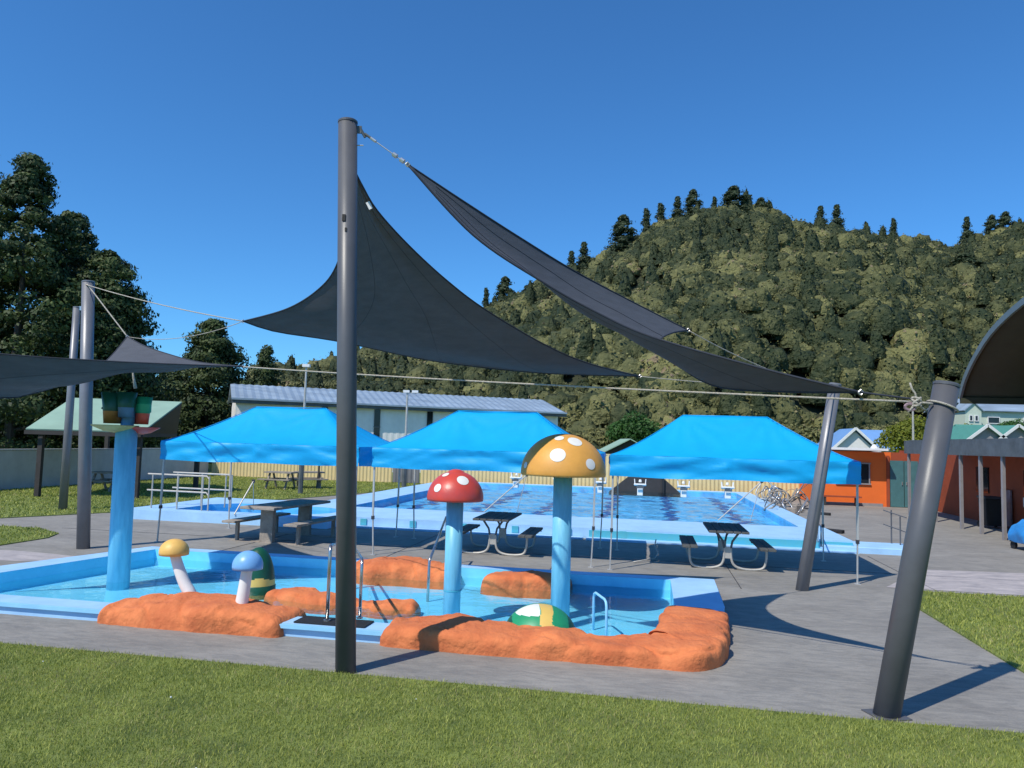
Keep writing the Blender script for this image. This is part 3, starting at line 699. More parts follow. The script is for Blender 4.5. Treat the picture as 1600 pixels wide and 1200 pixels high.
# orange changing-room building with covered walkway
oe = empty('pool_building', W(10, 34), 'orange painted pool building with a dark fascia and covered walkway', 'building')
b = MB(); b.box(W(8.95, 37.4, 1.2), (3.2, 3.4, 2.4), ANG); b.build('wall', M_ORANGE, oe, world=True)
b = MB(); b.box(W(13.4, 27.0, 1.25), (3.0, 24., 2.5), ANG); b.build('wall', M_ORSHADE_BROWN, oe, world=True)
b = MB(); b.box(W(11.6, 37.5, 1.2), (2.1, 3.6, 2.4), ANG); b.build('wall', M_ORSHADE_BROWN, oe, world=True)
b = MB(); b.box(W(8.65, 35.69, .06), (3.1, .04, .14), ANG); b.build('plinth', M_GPOST, oe, world=True)
b = MB(); b.box(W(8.6, 36.4, 2.47), (3.2, 3.2, .1), ANG, rx=-.02); b.build('porch_roof', M_TRIM, oe, world=True)
b = MB(); b.box(W(8.0, 38.3, 2.9), (1.2, 1.2, .7), ANG); 
for (u0, u1, z0, z1, bars) in ((8.3, 9.65, 1.0, 1.85, 2),):
    wn = MB().box(W((u0+u1)/2, 35.69, (z0+z1)/2), (u1-u0, .05, z1-z0), ANG).build('window', M_GLASS, oe, world=True)
    fb = MB(); fb.box(W((u0+u1)/2, 35.66, z0-.03), (u1-u0+.12, .08, .06), ANG); fb.box(W((u0+u1)/2, 35.66, z1+.03), (u1-u0+.12, .08, .06), ANG)
    for k in range(bars+1): fb.box(W(u0+(u1-u0)*k/bars, 35.655, (z0+z1)/2), (.05, .06, z1-z0), ANG)
    fo = fb.build('window_frame', M_GPOST, wn)
    for vtx in fo.data.vertices: vtx.co -= Vector(oe.location)
    no = MB().box(W(8.85, 35.655, 1.12), (.3, .01, .2), ANG).build('paper_notice', M_PAPER, wn)
    for vtx in no.data.vertices: vtx.co -= Vector(oe.location)
for k, u in enumerate((10.78, 11.36)):
    dr = MB().box(W(u, 35.66, 1.03), (.55, .06, 2.02), ANG).build('door', M_TDOOR, oe, world=True)
    hd_ = MB().box(W(u+(.2 if k == 0 else -.2), 35.61, 1.05), (.03, .05, .14), ANG).build('handle', M_CHROME, dr)
    for vtx in hd_.data.vertices: vtx.co -= Vector(oe.location)
MB().box(W(10.42, 35.66, 1.1), (.12, .08, 2.3), ANG).build('door_frame', M_ORSHADE_BROWN, oe, world=True)
b = MB(); b.box(W(9.95, 23.2, 2.62), (.1, 17., .5), ANG); b.build('fascia', M_FASC, oe, world=True)
b = MB(); b.box(W(11.4, 23.2, 2.86), (2.78, 16.9, .06), ANG); b.build('roof', M_FASC, oe, world=True)
b = MB(); b.box(W(11.0, 23.2, 2.5), (1.8, 16.9, .04), ANG); b.build('soffit', M_SOFFIT, oe, world=True)
b = MB(); b.box(W(10.1, 31.75, 2.62), (.42, .1, .5), ANG); b.box(W(11.4, 31.75, 2.7), (2.2, .1, .3), ANG); b.build('fascia', M_FASC, oe, world=True)
for v in (31.6, 28.9, 26.67, 25.2, 23.72, 22.2, 19.4): MB().beam(W(10.0, v, 0), W(10.0, v, 2.38), .085, .085).build('post', M_GPOST, oe, world=True)
for v, w_ in ((29.8, 1.), (26.2, 1.1), (22.6, .9)):
    MB().box(W(11.88, v, 1.5), (.05, w_, .9), ANG).build('window', M_GLASS, oe, world=True)
for v in (25.0, 20.6): MB().box(W(11.88, v, 1.05), (.05, 1.0, 2.1), ANG).build('doorway', M_GLASS, oe, world=True)
MB().box(W(11.86, 26.2, .92), (.04, 1.1, .3), ANG).build('notice_panel', M_PAPER, oe, world=True)
MB().box(W(11.84, 23.9, 1.55), (.05, .85, 1.35), ANG).build('wall_panel', M_SIGNB, oe, world=True)
MB().box(W(11.84, 21.8, 1.75), (.05, .5, .9), ANG).build('wall_panel', M_PINK, oe, world=True)
MB().box(W(11.84, 27.9, .65), (.05, .7, 1.2), ANG).build('wall_panel', M_PINK, oe, world=True)
# bench under the window
be = empty('bench', W(8.4, 35.2), 'low brown bench against the sunlit orange wall', 'bench')
MB().box(W(8.35, 35.3, .4), (1.7, .35, .06), ANG).build('seat', M_ORSHADE_BROWN, be, world=True)
for u in (7.7, 9.0): MB().box(W(u, 35.3, .19), (.07, .3, .36), ANG).build('leg', M_SHEDD, be, world=True)
# wheelie bin
bi = empty('rubbish_bin', W(11.2, 27.5), 'black wheeled rubbish bin beneath the covered walkway', 'bin', rz=ANG)
MB().add([(x*s_, y*s_, z) for z, s_ in ((.08, .8), (.95, 1.)) for x, y in ((-.28, -.3), (.28, -.3), (.28, .3), (-.28, .3))], [(3, 2, 1, 0), (4, 5, 6, 7), (0, 1, 5, 4), (1, 2, 6, 5), (2, 3, 7, 6), (3, 0, 4, 7)]).build('body', M_BLKRB, bi, bevel=.02)
MB().box((0, 0, 1.0), (.62, .66, .08)).build('lid', M_DARKLEG, bi, bevel=.02)
for x in (-.25, .25): MB().tube([(x-.03, .3, .1), (x+.03, .3, .1)], .1, 12).build('wheel', M_BLKRB, bi)

# barrel vault roof on the right
vu0 = 14.0; ve = empty('vaulted_canopy', W(18, 30), 'large curved canopy roof poking into the upper right corner', 'canopy')
prof = [(37.3, 4.95), (36.7, 5.75), (35.6, 6.6), (34.0, 7.45), (32.0, 8.05), (30, 8.4), (28.6, 8.5), (27, 8.42), (25, 8.1), (23, 7.5), (21.4, 6.6), (20.2, 5.6), (19.8, 4.95)]
def smoothp(p, n=5):
    out = []
    for i in range(len(p)-1):
        p0, p1, p2, p3 = p[max(i-1, 0)], p[i], p[i+1], p[min(i+2, len(p)-1)]
        for k in range(n):
            t = k/n; out.append(tuple(.5*((2*b_)+(-a_+c_)*t+(2*a_-5*b_+4*c_-d_)*t*t+(-a_+3*b_-3*c_+d_)*t**3) for a_, b_, c_, d_ in zip(p0, p1, p2, p3)))
    out.append(tuple(p[-1])); return out
pf = smoothp(prof, 3)
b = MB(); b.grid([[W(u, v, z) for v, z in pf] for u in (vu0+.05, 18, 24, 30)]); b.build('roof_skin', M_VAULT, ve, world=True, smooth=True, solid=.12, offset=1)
b = MB(); 
for i in range(len(pf)-1): b.beam(W(vu0, pf[i][0], pf[i][1]+.05), W(vu0, pf[i+1][0], pf[i+1][1]+.05), .1, .26)
b.build('edge_trim', M_VEDGE, ve, world=True)
for u in (17.5, 21, 24.5):
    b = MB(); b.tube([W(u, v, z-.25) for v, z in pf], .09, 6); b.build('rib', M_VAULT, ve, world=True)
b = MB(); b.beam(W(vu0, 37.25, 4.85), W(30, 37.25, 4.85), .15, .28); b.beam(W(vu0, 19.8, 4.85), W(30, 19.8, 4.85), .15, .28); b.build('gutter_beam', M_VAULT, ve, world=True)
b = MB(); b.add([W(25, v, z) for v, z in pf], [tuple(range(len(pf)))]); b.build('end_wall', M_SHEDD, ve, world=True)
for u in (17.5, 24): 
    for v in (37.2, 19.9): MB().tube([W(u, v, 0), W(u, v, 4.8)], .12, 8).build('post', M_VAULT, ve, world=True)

# houses behind
def house(name, px0, px1, Y, zb, eave, ridge, depth, wallm, roofm, label, gable_left=True, rot=0., over=.3):
    p = base_at(px0, Y, zb); q = base_at(px1, Y, zb); L = (q-p).length
    e = empty(name, p, label, 'house', rz=rot)
    b = MB(); b.box((L/2, depth/2, (eave-zb)/2-.5), (L, depth, eave-zb+1)); hr_ = ridge-zb; he = eave-zb
    if gable_left:
        for x in (0.001, L-.001): b.add([(x, 0, he), (x, depth, he), (x, depth/2, hr_)], [(0, 1, 2)])
    b.build('wall', wallm, e)
    b = MB(); sl = (hr_-he)/(depth/2)
    b.add([(-over, -over, he-over*sl), (L+over, -over, he-over*sl), (L+over, depth/2, hr_), (-over, depth/2, hr_), (L+over, depth+over, he-over*sl), (-over, depth+over, he-over*sl)], [(0, 1, 2, 3), (3, 2, 4, 5)])
    b.build('roof', roofm, e, solid=.12, offset=1)
    return e, L, he, hr_, depth
def win(e, x, y, z, w_, h, face='front'):
    o = MB().box((x, y, z), (w_, .08, h) if face == 'front' else (.08, w_, h)).build('window', M_GLASS, e)
    fb = MB()
    if face == 'front':
        for s_ in (-1, 1): fb.box((x+s_*w_/2, y-.03, z), (.08, .1, h+.08)); fb.box((x, y-.032, z+s_*h/2), (w_, .1, .08))
    else:
        for s_ in (-1, 1): fb.box((x-.03, y+s_*w_/2, z), (.1, .08, h+.08)); fb.box((x-.032, y, z+s_*h/2), (.1, w_, .08))
    fb.build('frame', M_TRIM, o)
# blue roofed house, its gable turned to us
p0 = base_at(1296, 60, 0); hx = empty('house', p0, 'white house with a sky blue roof behind the third gazebo', 'house', rz=ANG*.5)
b = MB(); b.box((5.2, 2., 1.1), (8.4, 4, 3.2)); b.box((1.5, -.6, 1.1), (2.8, 1.2, 3.2)); b.add([(.1, -1.2, 2.7), (2.9, -1.2, 2.7), (1.5, -1.2, 4.0)], [(0, 1, 2)]); b.build('wall', M_TRIM, hx)
b = MB(); b.add([(1.5, -1.5, 4.15), (-.2, -1.5, 2.55), (-.2, 4, 2.55), (1.5, 2, 4.15)], [(0, 1, 2, 3)]); b.add([(1.5, -1.5, 4.15), (1.5, 2, 4.15), (3.3, .2, 2.7), (3.2, -1.5, 2.6)], [(0, 1, 2, 3)])
b.add([(1.5, 2, 4.15), (9.8, 2, 4.15), (9.8, -.5, 2.5), (3.3, -.5, 2.5)], [(3, 2, 1, 0)]); b.add([(1.5, 2, 4.15), (9.8, 2, 4.15), (9.8, 4.5, 2.5), (-.2, 4.5, 2.5)], [(0, 1, 2, 3)])
b.build('roof', M_LBLUE, hx, solid=.1)
b = MB(); b.beam((1.5, -1.55, 4.2), (-.25, -1.55, 2.55), .08, .18); b.beam((1.5, -1.55, 4.2), (3.25, -1.55, 2.57), .08, .18); b.build('bargeboard', M_WHITE, hx)
for x in (.6, 1.5, 2.3): win(hx, x, -1.24, 1.9, .62, 1.)
win(hx, 4.6, -.05, 1.9, 1.2, .8); win(hx, 7.4, -.05, 1.9, 1.2, .8)
# white pointed structure on the porch
b = MB(); q = base_at(1366, 40, 0); zz_ = P(1366, 712, 40).z; zt = P(1366, 694, 40).z
b.lathe([(.52, zz_-.3), (.42, zz_+.1), (.1, zt-.05), (.001, zt)], 10, (q.x, q.y, 0)); b.build('roof_vent', M_WHITE, oe, world=True)
# pale green house on the slope
p0 = base_at(1497, 84, 5.4); gh = empty('house', p0, 'pale green house with a grey roof on the hillside at the right', 'house')
b = MB(); b.box((7.5, 3, .4), (15, 6, 3.3)); b.add([(0, 0, 2.05), (0, 6, 2.05), (0, 3, 3.3)], [(0, 1, 2)]); b.box((.9, -.7, .35), (1.8, 1.4, 3.2)); b.add([(0, -1.4, 1.95), (1.8, -1.4, 1.95), (.9, -1.4, 2.7)], [(0, 1, 2)]); b.build('wall', M_LGHOUSE, gh)
b = MB(); b.add([(1.2, -.4, 1.9), (15.3, -.4, 1.9), (15.3, 3, 3.4), (1.2, 3, 3.4)], [(0, 1, 2, 3)]); b.add([(-.3, 6.4, 1.9), (15.3, 6.4, 1.9), (15.3, 3, 3.4), (-.3, 3, 3.4)], [(3, 2, 1, 0)])
b.add([(-.2, -1.6, 1.8), (.9, -1.6, 2.8), (.9, 1., 2.8), (-.2, 1., 1.8)], [(0, 1, 2, 3)]); b.add([(2., -1.6, 1.8), (.9, -1.6, 2.8), (.9, 1., 2.8), (2., 1., 1.8)], [(3, 2, 1, 0)]); b.build('roof', M_BROOF, gh, solid=.1)
for x in (.6, 1.2): win(gh, x, -1.44, 1.0, .35, .6)
for x in (4, 8, 12): win(gh, x, -.04, .9, 1.3, .7)
fz = empty('garden_fence', base_at(1495, 80, 4.2), 'low pinkish fence below the pale green house', 'fence')
b = MB(); b.box((6.5, 0, .5), (13, .06, 1.3)); b.build('panel', M_WBLD, fz)
for k in range(9): MB().box((k*1.6, -.05, .5), (.1, .1, 1.4)).build('post', M_TIMBER, fz)
# green gabled roofs
for i, (px, lab) in enumerate(((1540, 'grey gabled house front with white barge boards right of the leaning post'), (1588, 'second grey gable with green roof at the right edge'))):
    q = base_at(px, 55, 0); ap = P(px, 665+i*0, 55); zz_ = ap.z; ge = empty('house', (q.x, 55, 0), lab, 'house', 'gabled houses beyond the walkway')
    hw = 1.75; b = MB(); b.box((0, 2.5, (zz_-1.3)/2), (hw*2-.2, 5, zz_-1.3)); b.add([(-hw+.1, 0, zz_-1.3), (hw-.1, 0, zz_-1.3), (0, 0, zz_-.05)], [(0, 1, 2)]); b.build('wall', M_GREYW, ge)
    b = MB(); b.add([(-hw-.2, -.3, zz_-1.45), (0, -.3, zz_), (0, 5.3, zz_), (-hw-.2, 5.3, zz_-1.45)], [(0, 1, 2, 3)]); b.add([(hw+.2, -.3, zz_-1.45), (0, -.3, zz_), (0, 5.3, zz_), (hw+.2, 5.3, zz_-1.45)], [(3, 2, 1, 0)]); b.build('roof', M_GRN2, ge, solid=.08)
    b = MB(); b.beam((-hw-.2, -.34, zz_-1.42), (0, -.34, zz_+.03), .06, .2); b.beam((hw+.2, -.34, zz_-1.42), (0, -.34, zz_+.03), .06, .2); b.build('bargeboard', M_TRIM, ge)
    win(ge, 0, -.04, zz_-1.75, .9, .5)
q = base_at(1564, 59, 0); ge = empty('house', (q.x, 59, 0), 'green roofed house block behind the two grey gables', 'house')
zz_ = P(1564, 664, 59).z; b = MB(); b.box((1.5, 2, (zz_-1.6)/2), (9, 4, zz_-1.6)); b.build('wall', M_GREYW, ge)
b = MB(); b.add([(-3.2, -.3, zz_-1.7), (6.3, -.3, zz_-1.7), (6.3, 2, zz_), (-2.4, 2, zz_)], [(0, 1, 2, 3)]); b.add([(-3.2, 4.3, zz_-1.7), (6.3, 4.3, zz_-1.7), (6.3, 2, zz_), (-2.4, 2, zz_)], [(3, 2, 1, 0)]); b.build('roof', M_GRN2, ge, solid=.08)
# small gable behind amber mushroom
ap = P(984, 686, 52); ge = empty('shed', (ap.x, 52, 0), 'small dark gabled shed with pale barge boards behind the gazebos', 'shed')
b = MB(); b.box((0, 2, (ap.z-.9)/2), (3.2, 4, ap.z-.9)); b.add([(-1.6, 0, ap.z-.9), (1.6, 0, ap.z-.9), (0, 0, ap.z-.05)], [(0, 1, 2)]); b.build('wall', M_SHEDD, ge)
b = MB(); b.add([(-2.1, -.3, ap.z-1.1), (0, -.3, ap.z), (0, 4.3, ap.z), (-2.1, 4.3, ap.z-1.1)], [(0, 1, 2, 3)]); b.add([(2.1, -.3, ap.z-1.1), (0, -.3, ap.z), (0, 4.3, ap.z), (2.1, 4.3, ap.z-1.1)], [(3, 2, 1, 0)]); b.build('roof', M_GROOF, ge, solid=.06)
q = G(1009, 774); cv = empty('dark_block', q, 'low black slope sided block against the yellow fence under the third gazebo', 'cover', rz=ANG)  # dark prism with sloped sides standing against the fence
b = MB(); prf = [(-1.75, 0), (-1.75, .12), (-.85, .86), (.75, .9), (1.7, .1), (1.7, 0)]
b.add([(x, -.6, z) for x, z in prf]+[(x, .7, z) for x, z in prf], [(0, 5, 4, 3, 2, 1), (6, 7, 8, 9, 10, 11)]+[(k, k+1, k+7, k+6) for k in range(5)]); b.build('block_shell', M_SHEDD, cv)
MB().box((.8, -.66, .45), (.12, .08, .9)).build('post', M_BLKRB, cv)
# poles
def light_pole(px, foot, top, r_, lab, heads, m=M_GALV):
    q = G(px, foot); t = P(px, top, q.y); e = empty('light_pole', (q.x, q.y, 0), lab, 'light pole')
    h = t.z; MB().tube([(0, 0, -.05), (0, 0, h)], [r_, r_*.6], 8).build('shaft', m, e)
    MB().tube([(0, 0, 0), (0, 0, h*.33)], r_*1.5, 8).build('sleeve', M_FASC, e)
    for sx in heads:
        b = MB(); b.box((sx, 0, h+.08), (.3, .2, .12)); hd2 = b.build('lamp_head', M_TRIM, e); MB().beam((0, 0, h), (sx, 0, h+.03), .04, .04).build('bracket', m, hd2)
light_pole(469, 772, 574, .07, 'slim light pole rising behind the leftmost gazebo', (0.,))
light_pole(631, 762, 614, .08, 'slim light pole with two lamp heads behind the second gazebo', (-.05, .38))
light_pole(1428, 770, 640, .09, 'pale pole rising out of the yellow green tree', ())
light_pole(497, 764, 716, .06, 'short dark post in front of the yellow fence', (), M_SHEDD)

# ------------------------------------------------------------------ shade sails, poles, ropes
def pole(name, base, top, r0, r1, label, group=None, cap=True, m=M_POLE):
    base, top = Vector(base), Vector(top)
    e = empty(name, base, label, 'pole', group)
    b = MB(); d = (top-base)
    b.tube([(0, 0, -.1)-d*.0 if False else Vector((0, 0, 0))-d.normalized()*.15, d*.5, d-d.normalized()*.02], [r0, (r0+r1)/2, r1], 32); b.build('shaft', m, e, smooth=False)
    for p in e.children[0].data.polygons: p.use_smooth = len(p.vertices) == 4
    b = MB(); b.tube([d-d.normalized()*.02, d, d+d.normalized()*.012], [r1*1.04, r1*1.04, r1*.9], 32); b.build('end_cap', m, e)
    return e, d
mp_b = G(540, 1050); mp_t = P(543.5, 190, mp_b.y)
pe, d = pole('sail_pole', mp_b, mp_t, .105, .102, 'tall charcoal steel pole standing in front of the paddling pool')
MB().box(d*.812+Vector((-.015, -.1, 0)), (.035, .02, .07)).build('rust_hole', M_SHEDD, pe); MB().box(d*.79+Vector((0.005, -.1, 0)), (.02, .015, .04)).build('rust_hole', M_SHEDD, pe)
b = MB(); b.box(d*.985+Vector((.12, 0, 0)), (.06, .02, .08)); b.tube([d*.985+Vector((.13, 0, .02)), d*.98+Vector((.19, .01, -.05))], .016, 8); b.build('eye_bolt', M_FASC, pe)
b = MB(); b.tube([d*.955+Vector((.1, 0, 0)), d*.955+Vector((.17, 0, -.0))], .006, 6); b.build('bolt', M_CHROME, pe)
rp_b = G(1385, 1118); rp_t = P(1479, 600, rp_b.y)
re_, d = pole('sail_pole', rp_b, rp_t, .115, .112, 'short thick charcoal pole leaning right beside the grass')
b = MB(); b.box(Vector((0, 0, .006)), (.3, .3, .012), .2); b.build('base_plate', M_POLE, re_)
p2_b = G(1253, 922); p2_t = P(1305, 600, p2_b.y-.1)
pole('sail_pole', p2_b, p2_t, .105, .1, 'charcoal pole leaning in front of the third blue gazebo', m=M_POLEG)
lp_b = G(130, 857); lp_t = P(138, 440, lp_b.y)
pole('sail_pole', lp_b, lp_t, .125, .12, 'grey steel sail pole on the deck left of the bucket tower', m=M_POLEG)
fp_b = G(98, 797); fp_t = P(120, 480, fp_b.y)
fpe, d = pole('sail_pole', fp_b, fp_t, .12, .1, 'slimmer grey pole on the far lawn behind the left sail pole', m=M_POLEG)
b = MB(); b.beam(d+Vector((0, 0, -.05)), d+Vector((.35, 0, .0)), .06, .12); b.build('bracket', M_CHROME, fpe)

def curve(pts, n):
    w = [P(*p) for p in pts]; w = smoothp([tuple(q) for q in w], 8); w = [Vector(q) for q in w]
    L = [0]
    for i in range(1, len(w)): L.append(L[-1]+(w[i]-w[i-1]).length)
    out = []
    for k in range(n+1):
        s = L[-1]*k/n; i = min(max(np.searchsorted(L, s)-1, 0), len(w)-2); t = (s-L[i])/(L[i+1]-L[i]+1e-9); out.append(w[i].lerp(w[i+1], min(t, 1)))
    return out
def sail(AB, AC, BC, label, sag=.0, wr=.02, seed=0, tagbox=None):
    n, m_ = 48, 26
    ab, ac, bc = curve(AB, n), curve(AC, n), curve(BC, m_); B_, C_ = ab[-1], ac[-1]
    rows = []
    for i in range(n+1):
        s = i/n; row = []
        for j in range(m_+1):
            t = j/m_; p = ab[i].lerp(ac[i], t)+(bc[j]-B_.lerp(C_, t))*s**1.6
            if 0 < j < m_ and i < n: p = p+Vector((0, 0, 1))*(wr*noise.noise(Vector((s*5+seed, t*4, 1)))*math.sin(PI*t)-sag*math.sin(PI*t)*s*(1-s)*4)
            row.append(p)
        rows.append(row)
    e = empty('shade_sail', ab[0], label, 'shade sail')
    b = MB(); b.grid(rows); b.build('fabric', M_SAIL, e, world=True, smooth=True)
    for jj in (6, 13, 20): MB().tube([r_[jj]+Vector((0, 0, .002)) for r_ in rows[4:]], .004, 4).build('seam', M_HEM, e, world=True)
    h = MB()
    for cv in (ab, ac, bc): h.tube(cv, .012, 6)
    h.build('hem', M_HEM, e, world=True, smooth=True)
    for q in (ab[0], B_, C_): MB().tube([q+Vector((-.025, 0, 0)), q+Vector((0, 0, .025)), q+Vector((.025, 0, 0)), q+Vector((0, 0, -.025)), q+Vector((-.025, 0, 0))], .009, 6).build('corner_ring', M_CHROME, e, world=True)
    return e, ab[0], B_, C_
s2, A2, B2, C2 = sail([(637, 257, 7.85), (740, 368, 8.0), (850, 442, 8.15), (930, 487, 8.2), (1020, 527, 8.1), (1200, 578, 7.65), (1345, 613, 7.25)],
    [(637, 257, 7.85), (720, 312, 8.2), (810, 370, 8.7), (900, 425, 9.3), (1000, 478, 9.95), (1075, 516, 10.4)],
    [(1345, 613, 7.25), (1220, 612, 7.9), (1120, 604, 8.5), (1062, 572, 8.95), (1032, 535, 9.4), (1048, 521, 9.9), (1075, 516, 10.4)],
    'long twisted charcoal sail slung from the tall pole to the right hand post', 0, .05, 3)
s1, A1, B1, C1 = sail([(552, 262, 8.1), (545, 340, 9.5), (527, 412, 10.6), (500, 450, 11.1), (450, 482, 11.5), (380, 502, 12.0)],
    [(552, 262, 8.1), (566, 290, 8.4), (590, 330, 8.8), (640, 385, 9.25), (700, 440, 9.55), (760, 485, 9.9), (850, 538, 10.6), (920, 568, 11.2), (1000, 588, 12.1)],
    [(380, 502, 12.0), (430, 518, 12.0), (527, 533, 12.0), (640, 557, 12.1), (720, 570, 12.2), (850, 583, 12.2), (1000, 588, 12.1)],
    'large dark triangular sail hanging behind the tall pole', .12, .04, 7)
MB().box(P(577, 321, 8.38), (.045, .005, .09), 0, 0, -.5).build('care_label', M_PAPER, s1, world=True)
s3, A3, B3, C3 = sail([(380, 573, 12.2), (300, 570, 11.8), (165, 564, 11.4), (0, 553, 10.8), (-350, 520, 9.8)],
    [(380, 573, 12.2), (312, 566, 12.7), (262, 553, 13.3), (225, 540, 13.9), (199, 526, 14.6)],
    [(-350, 520, 9.8), (-150, 610, 10.6), (0, 622, 11.4), (50, 615, 11.9), (100, 600, 12.4), (145, 580, 13.0), (175, 555, 13.8), (199, 526, 14.6)],
    'twisted charcoal sail entering from the left edge of the picture', 0, .05, 11)
def rope(p0, p1, r_, label, sag=.0, m=M_ROPE, name='rope'):
    p0, p1 = Vector(p0), Vector(p1)
    pts = [p0.lerp(p1, k/16)-Vector((0, 0, sag*4*(k/16)*(1-k/16))) for k in range(17)]
    o = MB().tube([q-p0 for q in pts], r_, 6).build(name, m, smooth=True); o.location = p0; return tag(o, label, 'rope')
top_eye = mp_t+Vector((.19, 0, -.13))
rope(top_eye, A2, .007, 'short steel cable from the tall pole top to the long sail', .0, M_CHROME, 'cable')
tb = empty('turnbuckle', A2.lerp(top_eye, .12), 'bright shackle and turnbuckle at the upper corner of the long sail', 'shackle')
dd = (top_eye-A2).normalized()
for k in range(2): MB().tube([A2+dd*(.05+.1*k), A2+dd*(.1+.1*k)], .026, 8).build('shackle', M_CHROME, tb, world=True)
tb = empty('turnbuckle', A2.lerp(top_eye, .78), 'small bright turnbuckle just below the top of the tall pole', 'shackle')
MB().tube([A2.lerp(top_eye, .74), A2.lerp(top_eye, .86)], .016, 8).build('barrel', M_CHROME, tb, world=True)
MB().tube([A2.lerp(top_eye, .86), top_eye], .014, 8).build('hook', M_FASC, tb, world=True)
rope(C2, p2_t-Vector((0.05, .1, .12)), .008, 'thin rope from the sail corner down to the second leaning pole', .1)
rope(B1, lp_t-Vector((0, .1, .08)), .01, 'pale rope from the dark sail corner up to the left sail pole', .05)
rope(C3, lp_t-Vector((-.05, .12, .08)), .012, 'rope from the left pole top down to the small sail corner', .0)
rope(B1, C3, .006, 'faint thin line joining the corners of two sails', .15)
rope(C1, p2_t-Vector((.05, .12, .05)), .008, 'thin rope from the right tip of the dark sail to the second leaning pole', .05)
kn = P(1432, 628, rp_b.y-.02)
rope(A3, kn, .011, 'long pale rope crossing the whole picture to the right hand post', .03)
rope(B2, kn+Vector((0, .05, .03)), .01, 'short dark rope end tying the long sail to the right hand post', .0, M_HEM)
ke = empty('rope_knot', kn, 'frayed rope knot tied around the top of the right hand post', 'rope')
b = MB(); pc = rp_b.lerp(rp_t, .93)
ring_ = [pc+Vector((math.cos(a)*.125, math.sin(a)*.125, -.05*math.cos(a))) for a in np.linspace(0, 2*PI, 25)]
b.tube(ring_, .011, 6); b.tube([kn, pc+Vector((-.12, -.05, .02))], .011, 6); b.build('loop', M_ROPE, ke, world=True, smooth=True)
b = MB()
for k in range(5):
    a = k*1.3; b.tube([kn+Vector((.04*math.cos(a+t*5), .03*math.sin(a+t*5), .04*math.sin(a*2+t*4))) for t in np.linspace(0, 1, 8)], .012, 6)
b.build('knot', M_ROPE, ke, world=True, smooth=True)
b = MB(); b.tube([kn, kn+Vector((-.01, 0, .08)), kn+Vector((-.04, 0, .12)), kn+Vector((-.06, 0, .18))], .01, 6); b.tube([kn, kn+Vector((.03, 0, -.04)), kn+Vector((.09, 0, -.08))], .01, 6)
b.tube([kn, kn+Vector((-.05, -.01, -.06)), kn+Vector((-.08, 0, -.1))], .01, 6); b.build('loose_end', M_ROPE, ke, world=True, smooth=True)
b = MB(); b.tube([kn+Vector((-.06-.05*math.cos(a), 0, -.05+.03*math.sin(a))) for a in np.linspace(0, 6.2, 12)], .014, 6); b.build('frayed_coil', M_PINK, ke, world=True)
hp = P(207, 566, 14.4)
o = MB().tube([Vector((-.02, 0, .45)), Vector((0, 0, 0)), Vector((.03, 0, -.25)), Vector((.09, 0, -.5))], [.012, .014, .02, .035], 6).build('rope', M_ROPE, smooth=True); o.location = hp; tag(o, 'loose rope end dangling above the tipping buckets', 'rope')

